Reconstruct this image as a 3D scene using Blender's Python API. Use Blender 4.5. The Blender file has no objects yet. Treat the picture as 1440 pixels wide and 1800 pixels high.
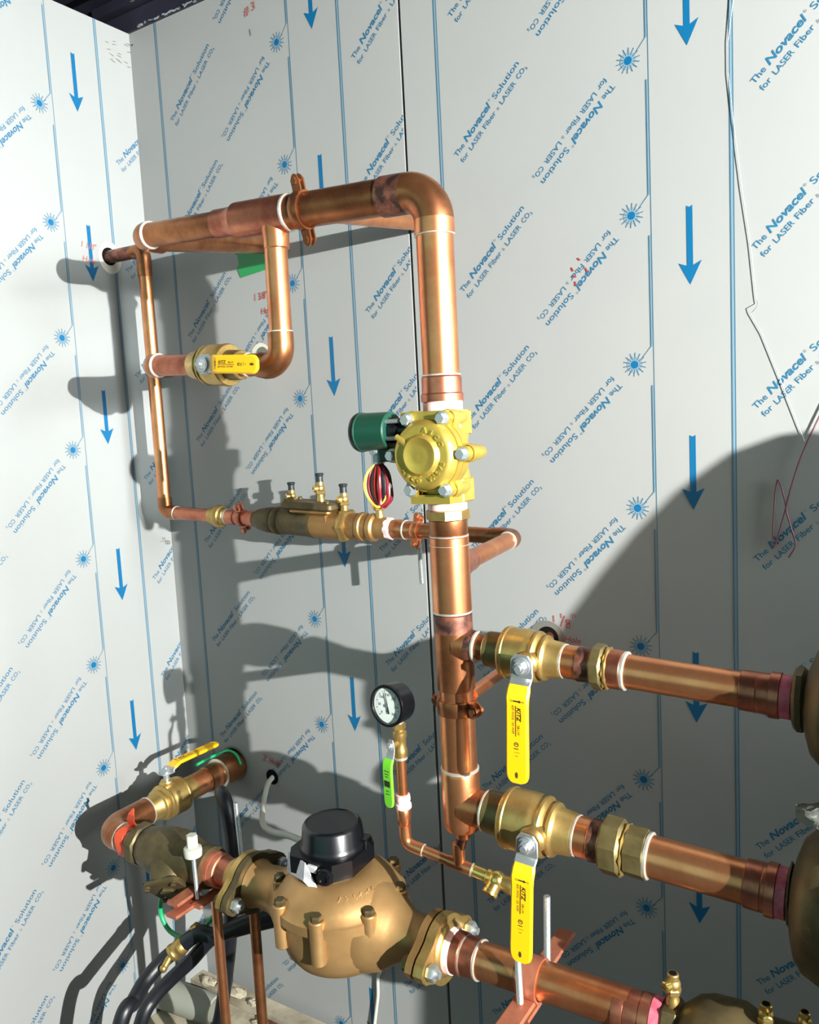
import bpy, bmesh, math, random
from mathutils import Vector, Matrix
random.seed(7)
SC = bpy.context.scene
COL = SC.collection
V = Vector
PI = math.pi

# ------------------------------------------------------------------ camera
cam_d = bpy.data.cameras.new('camera')
cam = bpy.data.objects.new('camera', cam_d)
COL.objects.link(cam)
SC.camera = cam
cam_d.sensor_fit = 'AUTO'
cam_d.sensor_width = 36.0
cam_d.lens = 36.0 * 1459.779 / 1800.0
cam_d.clip_start = 0.02
cam.matrix_world = Matrix(((0.842637, -0.015318, 0.538264, 1.656069), (0.535954, 0.120610, -0.835588, -1.440909), (-0.052120, 0.992582, 0.109840, 1.466449), (0.000000, 0.000000, 0.000000, 1.000000)))

# ------------------------------------------------------------------ world, lamps, exposure
W = bpy.data.worlds.new('world')
SC.world = W
W.use_nodes = True
W.node_tree.nodes['Background'].inputs[0].default_value = (0.30, 0.36, 0.42, 1)
W.node_tree.nodes['Background'].inputs[1].default_value = 0.05
SC.view_settings.view_transform = 'Standard'
SC.view_settings.look = 'None'
SC.view_settings.gamma = 1.0
SC.view_settings.use_curve_mapping = False
SC.view_settings.exposure = 0.0

def lamp(name, kind, loc, energy, color, size, target=None):
    d = bpy.data.lights.new(name, kind)
    d.energy = energy
    d.color = color
    if kind == 'AREA':
        d.size = size
    else:
        d.shadow_soft_size = size
    o = bpy.data.objects.new(name, d)
    COL.objects.link(o)
    o.location = loc
    if target is not None:
        o.rotation_euler = (V(target) - V(loc)).to_track_quat('-Z', 'Y').to_euler()
    return o

lamp('work_lamp', 'POINT', (3.82, -1.565, 1.67), 1680, (0.985, 1.0, 0.965), 0.014)
door = lamp('doorway_light', 'AREA', (4.3, -0.55, 1.85), 18, (0.88, 0.98, 1.0), 0.9, (0, -0.55, 1.45))
door.data.spread = math.radians(48)
lamp('teal_fill', 'AREA', (0.5, -2.9, 2.3), 22.0, (0.50, 1.0, 0.92), 3.2, (0.3, 0, 1.1))  # added fill that tints the shadows teal, no lamp known there

# ------------------------------------------------------------------ materials
MATS = {}
def lin(c):
    def f(x):
        x /= 255.0
        return x / 12.92 if x <= 0.04045 else ((x + 0.055) / 1.055) ** 2.4
    return (f(c[0]), f(c[1]), f(c[2]), 1)

def mat(name, rgb, metal=0.0, rough=0.5, var=0.0, rgb2=None, scale=30, rvar=0.0, bump=0.0, spec=0.5, coat=0.0, lo=0.35, hi=0.7):
    m = bpy.data.materials.new(name)
    m.use_nodes = True
    nt = m.node_tree
    b = nt.nodes['Principled BSDF']
    b.inputs['Base Color'].default_value = lin(rgb)
    b.inputs['Metallic'].default_value = metal
    b.inputs['Roughness'].default_value = rough
    b.inputs['Specular IOR Level'].default_value = spec
    b.inputs['Coat Weight'].default_value = coat
    if rgb2 is not None or rvar or bump:
        tc = nt.nodes.new('ShaderNodeTexCoord')
        n = nt.nodes.new('ShaderNodeTexNoise')
        n.inputs['Scale'].default_value = scale
        n.inputs['Detail'].default_value = 5
        n.inputs['Roughness'].default_value = 0.62
        nt.links.new(tc.outputs['Object'], n.inputs['Vector'])
        if rgb2 is not None:
            r = nt.nodes.new('ShaderNodeValToRGB')
            r.color_ramp.elements[0].position = lo
            r.color_ramp.elements[1].position = hi
            r.color_ramp.elements[0].color = lin(rgb)
            r.color_ramp.elements[1].color = lin(rgb2)
            nt.links.new(n.outputs['Fac'], r.inputs['Fac'])
            nt.links.new(r.outputs['Color'], b.inputs['Base Color'])
        if rvar:
            mr = nt.nodes.new('ShaderNodeMapRange')
            mr.inputs['To Min'].default_value = max(0.05, rough - rvar)
            mr.inputs['To Max'].default_value = min(1, rough + rvar)
            nt.links.new(n.outputs['Fac'], mr.inputs['Value'])
            nt.links.new(mr.outputs['Result'], b.inputs['Roughness'])
        if bump:
            n2 = nt.nodes.new('ShaderNodeTexNoise')
            n2.inputs['Scale'].default_value = scale * 6
            n2.inputs['Detail'].default_value = 3
            nt.links.new(tc.outputs['Object'], n2.inputs['Vector'])
            bp = nt.nodes.new('ShaderNodeBump')
            bp.inputs['Strength'].default_value = bump
            bp.inputs['Distance'].default_value = 0.001
            nt.links.new(n2.outputs['Fac'], bp.inputs['Height'])
            nt.links.new(bp.outputs['Normal'], b.inputs['Normal'])
    MATS[name] = m
    return m

mat('film', (141, 142, 140), 0.0, 0.42, spec=0.2, rgb2=(137, 138, 137), scale=2.2, lo=0.3, hi=0.75)
mat('print_arrow', (4, 83, 123), 0.0, 0.45, spec=0.3)
mat('print_text', (30, 88, 118), 0.0, 0.45, spec=0.3)
mat('print_thin', (49, 92, 114), 0.0, 0.45, spec=0.3)
mat('print_pale', (104, 127, 141), 0.0, 0.45, spec=0.3)
mat('print_grey', (110, 114, 120), 0.0, 0.45, spec=0.3)
mat('marker_red', (158, 34, 28), 0.0, 0.5)
mat('marker_faint', (150, 92, 88), 0.0, 0.5)
mat('smudge', (96, 94, 90), 0.0, 0.6)
mat('board_pale', (166, 156, 134), 0.0, 0.85, rgb2=(98, 92, 76), scale=11, lo=0.45, hi=0.7, bump=0.4)
mat('void_black', (10, 10, 12), 0.0, 0.9, spec=0.1)
mat('bare_steel', (112, 112, 104), 0.25, 0.45)
mat('cream_plug', (190, 186, 170), 0.0, 0.6)
mat('grey_plug', (96, 98, 88), 0.1, 0.6)
mat('ceiling_black', (20, 19, 30), 0.0, 0.55, rgb2=(38, 38, 52), scale=4, bump=0.3)
mat('foil', (196, 200, 205), 0.9, 0.28, bump=0.6, scale=40)
mat('floor_concrete', (46, 45, 43), 0.0, 0.85, rgb2=(30, 30, 29), scale=6, bump=0.5)
mat('board_cream', (166, 156, 136), 0.0, 0.8, rgb2=(112, 102, 84), scale=9, lo=0.45, hi=0.75)
mat('pvc_grey', (140, 140, 128), 0.0, 0.6)
mat('copper', (226, 156, 108), 0.94, 0.31, rgb2=(192, 114, 76), scale=13, rvar=0.09)
mat('copper_pink', (204, 132, 102), 0.92, 0.33, rgb2=(146, 82, 66), scale=22, rvar=0.1)
mat('copper_brown', (184, 122, 80), 0.92, 0.33, rgb2=(126, 78, 52), scale=18, rvar=0.1)
mat('copper_burnt', (70, 52, 48), 0.7, 0.42, rgb2=(176, 110, 88), scale=42, lo=0.42, hi=0.72)
mat('copper_strut', (206, 132, 102), 0.75, 0.5, rgb2=(176, 104, 80), scale=30)
mat('solder', (226, 218, 204), 0.75, 0.3, bump=0.5, scale=40)
mat('tape_pink', (236, 168, 164), 0.0, 0.45, rgb2=(246, 226, 222), scale=60)
mat('tape_red', (176, 62, 84), 0.0, 0.55, rgb2=(206, 110, 122), scale=60)
mat('tape_orange', (206, 70, 36), 0.0, 0.5)
mat('tape_green', (20, 122, 62), 0.0, 0.5)
mat('brass_yellow', (212, 184, 90), 0.78, 0.40, rgb2=(190, 160, 70), scale=24, bump=0.12)
mat('brass', (196, 164, 100), 0.86, 0.37, rgb2=(156, 128, 74), scale=26, rvar=0.08)
mat('brass_bright', (236, 206, 120), 0.95, 0.22)
mat('brass_dull', (128, 114, 74), 0.75, 0.46, rgb2=(98, 86, 54), scale=30, bump=0.2)
mat('bronze', (178, 136, 84), 0.8, 0.46, rgb2=(140, 106, 66), scale=14, bump=0.35)
mat('bronze_dark', (104, 90, 60), 0.7, 0.5, rgb2=(72, 64, 44), scale=24, bump=0.4)
mat('bronze_meter', (188, 148, 98), 0.72, 0.45, rgb2=(160, 124, 78), scale=8, bump=0.35)
mat('steel', (190, 194, 196), 0.8, 0.36)
mat('zinc', (180, 184, 184), 0.85, 0.42, bump=0.3, scale=60)
mat('yellow_grip', (236, 178, 8), 0.0, 0.42, coat=0.1)
mat('lime_grip', (112, 206, 40), 0.0, 0.42, coat=0.1)
mat('ink_black', (36, 26, 20), 0.0, 0.6)
mat('black_plastic', (9, 9, 13), 0.0, 0.30, coat=0.12)
mat('black_rubber', (17, 19, 24), 0.0, 0.42, bump=0.25, scale=30)
mat('cap_black', (26, 30, 34), 0.0, 0.5)
mat('green_coil', (14, 62, 46), 0.0, 0.40, coat=0.15)
mat('dark_green', (26, 44, 40), 0.0, 0.5)
mat('dial_white', (226, 232, 226), 0.0, 0.5)
mat('wire_red', (196, 44, 36), 0.0, 0.35)
mat('wire_dark_red', (116, 26, 36), 0.0, 0.3)
mat('wire_yellow', (236, 200, 70), 0.0, 0.4)
mat('wire_black', (22, 20, 24), 0.0, 0.35)
mat('wire_maroon', (96, 52, 62), 0.0, 0.5)
mat('cable_white', (176, 176, 164), 0.0, 0.5)
mat('green_wire', (30, 150, 92), 0.0, 0.4)
mat('label_silver', (214, 214, 216), 0.1, 0.45, rgb2=(176, 174, 178), scale=40)
mat('rag_grey', (150, 154, 144), 0.0, 0.9, bump=0.6, scale=30)
mat('caster_grey', (34, 36, 38), 0.1, 0.6)
mg = bpy.data.materials.new('gauge_glass')
mg.use_nodes = True
nt = mg.node_tree
out = nt.nodes['Material Output']
tr = nt.nodes.new('ShaderNodeBsdfTransparent')
gl = nt.nodes.new('ShaderNodeBsdfGlossy')
gl.inputs['Roughness'].default_value = 0.05
mx = nt.nodes.new('ShaderNodeMixShader')
mx.inputs[0].default_value = 0.06
nt.links.new(tr.outputs[0], mx.inputs[1]); nt.links.new(gl.outputs[0], mx.inputs[2]); nt.links.new(mx.outputs[0], out.inputs[0])
MATS['gauge_glass'] = mg

# ------------------------------------------------------------------ mesh builder
TXT = {}
def text_mesh(s, bold=0.0, shear=0.0):
    key = (s, bold, shear)
    if key in TXT:
        return TXT[key]
    c = bpy.data.curves.new('t', 'FONT')
    c.body = s
    c.size = 1.0
    c.offset = bold
    c.shear = shear
    c.resolution_u = 3
    c.fill_mode = 'FRONT'
    o = bpy.data.objects.new('t', c)
    COL.objects.link(o)
    dg = bpy.context.evaluated_depsgraph_get()
    e = o.evaluated_get(dg)
    m = e.to_mesh()
    vs = [(v.co.x, v.co.y) for v in m.vertices]
    fs = [tuple(p.vertices) for p in m.polygons]
    e.to_mesh_clear()
    bpy.data.objects.remove(o)
    bpy.data.curves.remove(c)
    x0 = min(v[0] for v in vs); x1 = max(v[0] for v in vs)
    vs = [((v[0] - x0), v[1]) for v in vs]
    TXT[key] = (vs, fs, x1 - x0)
    return TXT[key]

def frame(d):
    d = V(d).normalized()
    a = V((0, 0, 1)) if abs(d.z) < 0.9 else V((1, 0, 0))
    u = d.cross(a).normalized()
    return d, u, d.cross(u).normalized()

class MB:
    def __init__(self):
        self.bm = bmesh.new()
        self.mats = []
    def mi(self, m):
        if m not in self.mats:
            self.mats.append(m)
        return self.mats.index(m)
    def poly(self, pts, m):
        f = self.bm.faces.new([self.bm.verts.new(p) for p in pts])
        f.material_index = self.mi(m)
        return f
    def rev(self, p, d, prof, m, seg=28, u=None, caps=True, phase=0.0, sx=1.0):
        """surface of revolution: prof = [(distance along d, radius[, material])]"""
        p = V(p)
        d, a, b = frame(d)
        if u is not None:
            a = V(u).normalized(); b = d.cross(a).normalized()
        rings = []
        for q in prof:
            c = p + d * q[0]
            rings.append([self.bm.verts.new(c + (a * math.cos(t) * sx + b * math.sin(t)) * q[1])
                          for t in [phase + 2 * PI * k / seg for k in range(seg)]])
        for i in range(len(rings) - 1):
            mm = self.mi(prof[i + 1][2] if len(prof[i + 1]) > 2 else m)
            for k in range(seg):
                f = self.bm.faces.new((rings[i][k], rings[i][(k + 1) % seg], rings[i + 1][(k + 1) % seg], rings[i + 1][k]))
                f.material_index = mm
        if caps:
            for r, q in ((rings[0], prof[0]), (rings[-1], prof[-1])):
                f = self.bm.faces.new(r if r is rings[-1] else r[::-1])
                f.material_index = self.mi(q[2] if len(q) > 2 else m)
        return self
    def cyl(self, a, b, r, m, seg=24, r2=None):
        a = V(a); b = V(b)
        L = (b - a).length
        return self.rev(a, b - a, [(0, r), (L, r if r2 is None else r2)], m, seg)
    def hexa(self, a, b, R, m, u=None, n=6, ch=0.12):
        a = V(a); b = V(b)
        L = (b - a).length
        c = min(L * 0.3, R * ch)
        return self.rev(a, b - a, [(0, R * 0.9), (c, R), (L - c, R), (L, R * 0.9)], m, n, u)
    def tube(self, pts, r, m, seg=16, caps=True, rad=None):
        pts = [V(p) for p in pts]
        n = len(pts)
        tans = []
        for i in range(n):
            t = (pts[min(i + 1, n - 1)] - pts[max(i - 1, 0)])
            tans.append(t.normalized())
        d, a, b = frame(tans[0])
        rings = []
        for i in range(n):
            t = tans[i]
            a = (a - t * a.dot(t)).normalized()
            bb = t.cross(a)
            rr = r if rad is None else rad[i]
            rings.append([self.bm.verts.new(pts[i] + (a * math.cos(2 * PI * k / seg) + bb * math.sin(2 * PI * k / seg)) * rr) for k in range(seg)])
        im = self.mi(m)
        for i in range(n - 1):
            for k in range(seg):
                f = self.bm.faces.new((rings[i][k], rings[i][(k + 1) % seg], rings[i + 1][(k + 1) % seg], rings[i + 1][k]))
                f.material_index = im
        if caps:
            self.bm.faces.new(rings[0][::-1]).material_index = im
            self.bm.faces.new(rings[-1]).material_index = im
        return self
    def prism(self, pts, ext, m, m_side=None):
        """closed polygon pts (3D) swept along vector ext"""
        ext = V(ext)
        a = [self.bm.verts.new(V(p)) for p in pts]
        b = [self.bm.verts.new(V(p) + ext) for p in pts]
        im = self.mi(m); js = self.mi(m_side or m)
        self.bm.faces.new(a[::-1]).material_index = im
        self.bm.faces.new(b).material_index = im
        n = len(a)
        for k in range(n):
            self.bm.faces.new((a[k], a[(k + 1) % n], b[(k + 1) % n], b[k])).material_index = js
        return self
    def box(self, c, h, m, ax=None):
        ax = ax or (V((1, 0, 0)), V((0, 1, 0)), V((0, 0, 1)))
        c = V(c); x, y, z = [V(a).normalized() * s for a, s in zip(ax, h)]
        return self.prism([c - x - y - z, c + x - y - z, c + x + y - z, c - x + y - z], z * 2, m)
    def rbox(self, c, h, m, ax=None, r=0.004):
        """box with rounded vertical edges and chamfered rim"""
        ax = ax or (V((1, 0, 0)), V((0, 1, 0)), V((0, 0, 1)))
        c = V(c); x, y, z = [V(a).normalized() for a in ax]
        def ring(inset, w):
            pts = []
            hx, hy = h[0] - inset, h[1] - inset
            for sx, sy, a0 in ((1, 1, 0), (-1, 1, 90), (-1, -1, 180), (1, -1, 270)):
                for k in range(5):
                    t = math.radians(a0 + k * 22.5)
                    pts.append(c + x * (sx * (hx - r) + r * math.cos(t)) + y * (sy * (hy - r) + r * math.sin(t)) + z * w)
            return [self.bm.verts.new(p) for p in pts]
        e = min(r * 0.6, h[2] * 0.5)
        rings = [ring(e, -h[2]), ring(0, -h[2] + e), ring(0, h[2] - e), ring(e, h[2])]
        im = self.mi(m)
        n = len(rings[0])
        for i in range(3):
            for k in range(n):
                self.bm.faces.new((rings[i][k], rings[i][(k + 1) % n], rings[i + 1][(k + 1) % n], rings[i + 1][k])).material_index = im
        self.bm.faces.new(rings[0][::-1]).material_index = im
        self.bm.faces.new(rings[3]).material_index = im
        return self
    def sph(self, c, r, m, sc=(1, 1, 1), seg=24, rings=14):
        mt = Matrix.Translation(V(c)) @ Matrix.Diagonal((r * sc[0], r * sc[1], r * sc[2], 1))
        g = bmesh.ops.create_uvsphere(self.bm, u_segments=seg, v_segments=rings, radius=1, matrix=mt)
        im = self.mi(m)
        for v in g['verts']:
            for f in v.link_faces:
                f.material_index = im
        return self
    def torus(self, c, d, R, r, m, seg=36, s2=10, a0=0, a1=360, u=None):
        d, a, b = frame(d)
        if u is not None:
            a = V(u).normalized(); b = d.cross(a)
        n = seg
        pts = [V(c) + (a * math.cos(t) + b * math.sin(t)) * R for t in [math.radians(a0 + (a1 - a0) * k / n) for k in range(n + 1)]]
        return self.tube(pts, r, m, s2, caps=(a1 - a0) < 359)
    def text(self, s, o, ux, uy, h, m, width=None, bold=0.0, shear=0.0, lift=0.0, depth=0.0):
        """flat lettering: o = baseline start, h = capital height"""
        vs, fs, w = text_mesh(s, bold, shear)
        ux = V(ux).normalized(); uy = V(uy).normalized()
        k = h / 0.70
        kx = k if width is None else width / w
        n = ux.cross(uy) * lift
        im = self.mi(m)
        bv = [self.bm.verts.new(V(o) + ux * (x * kx) + uy * (y * k) + n) for x, y in vs]
        nf = []
        for f in fs:
            try:
                fc = self.bm.faces.new([bv[i] for i in f])
                fc.material_index = im
                nf.append(fc)
            except ValueError:
                pass
        if depth:
            g = bmesh.ops.extrude_face_region(self.bm, geom=nf)
            bmesh.ops.translate(self.bm, verts=[e for e in g['geom'] if isinstance(e, bmesh.types.BMVert)], vec=ux.cross(uy) * depth)
            bmesh.ops.delete(self.bm, geom=nf, context='FACES_ONLY')
        return w * kx
    def done(self, name, parent=None, base=(0, 0, 0), smooth=35, weld=False, **props):
        base = V(base)
        if weld:
            bmesh.ops.remove_doubles(self.bm, verts=self.bm.verts, dist=1e-5)
        for v in self.bm.verts:
            v.co -= base
        me = bpy.data.meshes.new(name)
        self.bm.to_mesh(me)
        self.bm.free()
        for m in self.mats:
            me.materials.append(MATS[m])
        if smooth:
            me.shade_smooth()
            me.set_sharp_from_angle(angle=math.radians(smooth))
        o = bpy.data.objects.new(name, me)
        COL.objects.link(o)
        if parent is not None:
            o.parent = parent
        else:
            o.location = base
        for k, v in props.items():
            o[k] = v
        return o

def thing(name, label, cat, loc, group=None):
    o = bpy.data.objects.new(name, None)
    o.empty_display_size = 0.03
    COL.objects.link(o)
    o.location = loc
    o['label'] = label
    o['category'] = cat
    if group:
        o['group'] = group
    return o

def part(name, mb, parent, label=None, smooth=35):
    """a part of a thing: the mesh is built in world metres, stored relative to its thing"""
    root = parent
    base = V(root.location)
    while root.parent is not None:
        root = root.parent
        base = base + V(root.location)
    o = mb.done(name, parent, base, smooth)
    if label:
        o['label'] = label
    return o

def single(name, mb, label, cat, loc, group=None, smooth=35):
    o = mb.done(name, None, loc, smooth)
    o['label'] = label
    o['category'] = cat
    if group:
        o['group'] = group
    return o

def arc(c, a, b, R, n=10, t0=0.0, t1=90.0):
    """quarter bend: points c + a*cos + b*sin"""
    c = V(c); a = V(a); b = V(b)
    return [c + (a * math.cos(math.radians(t0 + (t1 - t0) * k / n)) + b * math.sin(math.radians(t0 + (t1 - t0) * k / n))) * R for k in range(n + 1)]

def elbow(mb, corner, d_in, d_out, r, R, cup, m, rim=None):
    """copper elbow at the axis crossing 'corner'; d_in and d_out point away from it along the two legs"""
    corner = V(corner); di = V(d_in).normalized(); do = V(d_out).normalized()
    c = corner + di * R + do * R
    pts = [corner + di * (R + cup)] + arc(c, -do, -di, R) + [corner + do * (R + cup)]
    mb.tube(pts, r, m, 28)
    return mb

def spline(pts, n=8):
    pts = [V(p) for p in pts]
    out = []
    P = [pts[0] * 2 - pts[1]] + pts + [pts[-1] * 2 - pts[-2]]
    for i in range(1, len(P) - 2):
        for k in range(n):
            t = k / n
            p0, p1, p2, p3 = P[i - 1], P[i], P[i + 1], P[i + 2]
            out.append(0.5 * ((2 * p1) + (p2 - p0) * t + (2 * p0 - 5 * p1 + 4 * p2 - p3) * t * t + (3 * p1 - p0 - 3 * p2 + p3) * t ** 3))
    out.append(pts[-1])
    return out
X = V((1, 0, 0)); Yv = V((0, 1, 0)); Z = V((0, 0, 1))
# ------------------------------------------------------------------ walls clad in filmed steel sheet
CEIL = 2.42
P_SUN, P_ARR, P_W = 0.25, 0.375, 0.527

def film_print(mb, f, u0, v0, arr_tip, ua, ub, va, vb, arrows_from=-9, bare=None):
    """the film's repeating print on one panel; f(u, v) -> (point, right, up)"""
    def quad(a, b, c, d, m):
        mb.poly([f(*q) for q in (a, b, c, d)], m)
    ux = f(1, 0) - f(0, 0)
    uz = f(0, 1) - f(0, 0)
    def strip(u, w, a, b, m):
        if ua - 0.01 < u < ub + 0.01:
            quad((u - w, a), (u + w, a), (u + w, b), (u - w, b), m)
    k0 = int(math.floor((ua - u0 - 0.2) / P_W)) - 1
    k1 = int(math.ceil((ub - u0 + 0.4) / P_W)) + 1
    for k in range(k0, k1 + 1):
        U = u0 + k * P_W
        # pair of lines on the far side of the arrows
        for s, m in ((0.1600, 'print_thin'), (0.1655, 'print_thin')):
            strip(U + s, 0.0007, va, vb, m)
        strip(U + 0.16275, 0.0017, va, vb, 'print_pale')
        # line beside the suns, unbroken, and its broken twin
        strip(U + 0.0335, 0.0006, va, vb, 'print_thin')
        n0 = int(math.floor((va - v0) / P_SUN)) - 1
        n1 = int(math.ceil((vb - v0) / P_SUN)) + 1
        for n in range(n0, n1 + 1):
            Vv = v0 + n * P_SUN
            a, b = max(va, Vv + 0.0285), min(vb, Vv + P_SUN - 0.037)
            if b > a:
                strip(U + 0.0288, 0.0007, a, b, 'print_thin')
                strip(U + 0.0311, 0.0011, a, b, 'print_pale')
            if not (va - 0.15 < Vv < vb + 0.15):
                continue
            if ua - 0.03 < U < ub + 0.03:
                # sun: disc, pale halo, rays
                for R, m, n_, li in ((0.0135, 'print_pale', 28, 0), (0.0068, 'print_arrow', 20, 1)):
                    fc = mb.poly([f(U + R * math.cos(2 * PI * q / n_), Vv + R * math.sin(2 * PI * q / n_)) for q in range(n_)], m)
                    if li:
                        bmesh.ops.translate(mb.bm, verts=list(fc.verts), vec=ux.cross(uz).normalized() * 0.00015)
                for q in range(14):
                    t = 2 * PI * (q + 0.35) / 14
                    c, s = math.cos(t), math.sin(t)
                    for ra, rb, w in ((0.0125, 0.0205, 0.00075), (0.0085, 0.0118, 0.0005)):
                        quad((U + ra * c + w * s, Vv + ra * s - w * c), (U + rb * c + w * s, Vv + rb * s - w * c),
                             (U + rb * c - w * s, Vv + rb * s + w * c), (U + ra * c - w * s, Vv + ra * s + w * c), 'print_thin')
                quad((U + 0.0283, Vv + 0.029), (U + 0.0293, Vv + 0.028), (U + 0.0140, Vv + 0.0100), (U + 0.0132, Vv + 0.0108), 'print_thin')
            # two slogans, one reading up to the right, one upside down
            for (du, dv, sg) in ((-0.3300, -0.0870, 1), (-0.0285, -0.0290, -1)):
                if not (ua - 0.2 < U + du < ub + 0.2):
                    continue
                if bare and U + du > bare[0] and Vv + dv > bare[1]:
                    continue            # film torn off here
                th = math.radians(45)
                tx = (ux * math.cos(th) + uz * math.sin(th)) * sg
                ty = (uz * math.cos(th) - ux * math.sin(th)) * sg
                o = f(U + du, Vv + dv)
                def put(s, st, ln, h, m='print_text', bold=0.007, shear=0.0, dy=0.0):
                    mb.text(s, o + tx * st + ty * dy, tx, ty, h, m, ln, bold, shear)
                put('The', 0.0, 0.0255, 0.0100)
                put('Novacel', 0.0315, 0.0760, 0.0125, 'print_text', 0.024, 0.22)
                put('\u00ae', 0.1095, 0.0048, 0.0045, 'print_grey', 0, 0, 0.0085)
                put('Solution', 0.1195, 0.0700, 0.0108)
                put('for', 0.0, 0.0190, 0.0095, dy=-0.0180)
                put('LASER', 0.0265, 0.0375, 0.0092, dy=-0.0180)
                put('Fiber', 0.0705, 0.0330, 0.0095, dy=-0.0180)
                put('&', 0.1085, 0.0055, 0.0060, 'print_grey', dy=-0.0180)
                put('LASER', 0.1200, 0.0420, 0.0092, dy=-0.0180)
                put('CO', 0.1690, 0.0185, 0.0092, dy=-0.0180)
                put('2', 0.1890, 0.0040, 0.0052, dy=-0.0200)
        # arrows pointing down the sheet
        Ua = U + 0.0961
        if k >= arrows_from and ua - 0.05 < Ua < ub + 0.05:
            n0 = int(math.floor((va - arr_tip) / P_ARR)) - 1
            n1 = int(math.ceil((vb - arr_tip) / P_ARR)) + 1
            for n in range(n0, n1 + 1):
                T = arr_tip + n * P_ARR
                if not (va - 0.15 < T < vb + 0.15):
                    continue
                p = [(0, 0), (0.0188, 0.0375), (0.0050, 0.0310), (0.0050, 0.1270), (0, 0.1245), (-0.0050, 0.1270), (-0.0050, 0.0310), (-0.0188, 0.0365)]
                A = [f(Ua + x, T + y) for x, y in p]
                for tri in ((0, 1, 2), (0, 2, 6), (0, 6, 7), (2, 3, 4), (2, 4, 6), (4, 5, 6)):
                    mb.poly([A[i] for i in tri], 'print_arrow')

def clip_panel(mb, planes):
    for co, no in planes:
        bm = mb.bm
        bmesh.ops.bisect_plane(bm, geom=bm.verts[:] + bm.edges[:] + bm.faces[:], plane_co=V(co), plane_no=V(no), clear_outer=True)

def disc(mb, f, u, v, r, m, r_in=None, n=40, e=1.0):
    pts = [(math.cos(2 * PI * q / n), math.sin(2 * PI * q / n)) for q in range(n)]
    if r_in is None:
        mb.poly([f(u + x * r, v + y * r * e) for x, y in pts], m)
    else:
        for i in range(n):
            a, b = pts[i], pts[(i + 1) % n]
            mb.poly([f(u + a[0] * r_in, v + a[1] * r_in), f(u + a[0] * r, v + a[1] * r), f(u + b[0] * r, v + b[1] * r), f(u + b[0] * r_in, v + b[1] * r_in)], m)

def stroke(mb, f, pts, w, m):
    """marker stroke on a sheet"""
    for (a, b) in zip(pts[:-1], pts[1:]):
        dx, dy = b[0] - a[0], b[1] - a[1]
        L = math.hypot(dx, dy) or 1
        nx, ny = -dy / L * w, dx / L * w
        ex, ey = dx / L * w * 0.6, dy / L * w * 0.6
        mb.poly([f(a[0] + nx - ex, a[1] + ny - ey), f(a[0] - nx - ex, a[1] - ny - ey), f(b[0] - nx + ex, b[1] - ny + ey), f(b[0] + nx + ex, b[1] + ny + ey)], m)

def fb(off):
    return lambda u, v: V((u, -off, v))
def fl(off):
    return lambda u, v: V((off, u, v))

def panel_back(ua, ub, u0, v0, tip):
    t = MB()
    film_print(t, fb(0.0005), u0, v0, tip, ua, ub, 0.0, CEIL, 0)
    clip_panel(t, [((ua, 0, 0), (-1, 0, 0)), ((ub, 0, 0), (1, 0, 0)), ((0, 0, CEIL), (0, 0, 1)), ((0, 0, 0.0), (0, 0, -1))])
    return t

def merge(dst, src):
    me = bpy.data.meshes.new('tmp')
    src.bm.to_mesh(me)
    n0 = len(dst.bm.faces)
    dst.bm.from_mesh(me)
    dst.bm.faces.ensure_lookup_table()
    mp = [dst.mi(m) for m in src.mats]
    for f in dst.bm.faces[n0:]:
        f.material_index = mp[f.material_index]
    bpy.data.meshes.remove(me)
    src.bm.free()

SEAM = 0.7645
wb = MB()
wb.box((SEAM / 2 - 0.0022, 0.005, CEIL / 2), (SEAM / 2 - 0.0022, 0.005, CEIL / 2), 'film')
wb.box(((SEAM + 0.0022 + 3.0) / 2, 0.005, CEIL / 2), ((3.0 - SEAM - 0.0022) / 2, 0.005, CEIL / 2), 'film')
wb.box((1.5, 0.0145, CEIL / 2), (1.5, 0.004, CEIL / 2), 'void_black')
merge(wb, panel_back(0.0, SEAM - 0.0030, 0.4553, 2.2766, 2.2762))
merge(wb, panel_back(SEAM + 0.0030, 3.0, 1.2068, 2.0413, 2.0395))
F1 = fb(0.0009); F2 = fb(0.0013); F3 = fb(0.0017)
# drilled holes with the film cut back around them, and the plugged one behind the copper drop
disc(wb, F1, 1.026, 1.037, 0.036, 'bare_steel'); disc(wb, F2, 1.028, 1.040, 0.0215, 'void_black')
disc(wb, F1, 0.349, 1.628, 0.030, 'cream_plug'); disc(wb, F2, 0.353, 1.630, 0.019, 'grey_plug')
disc(wb, F2, 0.289, 0.617, 0.019, 'void_black')
disc(wb, F1, 0.162, 0.628, 0.045, 'bare_steel'); disc(wb, F2, 0.162, 0.628, 0.040, 'void_black')
# red marker notes
def note(mb, f, s, u, v, h, m='marker_red', rot=0, bold=0.0, width=None):
    o = f(u, v); ux = f(u + 1, v) - o; uz = f(u, v + 1) - o
    c, sn = math.cos(math.radians(rot)), math.sin(math.radians(rot))
    mb.text(s, o, ux * c + uz * sn, uz * c - ux * sn, h, m, width, bold, 0.15)
for st in ([(1.0415, 1.084), (1.0425, 1.072)], [(1.057, 1.089), (1.0575, 1.081)], [(1.064, 1.085), (1.0555, 1.064)],
           [(1.0735, 1.077), (1.068, 1.0785), (1.0665, 1.074), (1.073, 1.070), (1.0735, 1.063), (1.0675, 1.0625), (1.067, 1.068), (1.0735, 1.073), (1.0735, 1.077)],
           [(1.0785, 1.090), (1.0795, 1.083)], [(1.083, 1.091), (1.0845, 1.084)]):
    stroke(wb, F3, st, 0.0008, 'marker_red')
note(wb, F3, 'Hole', 1.062, 1.036, 0.011, 'marker_red', -3, 0.0, 0.032)
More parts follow.
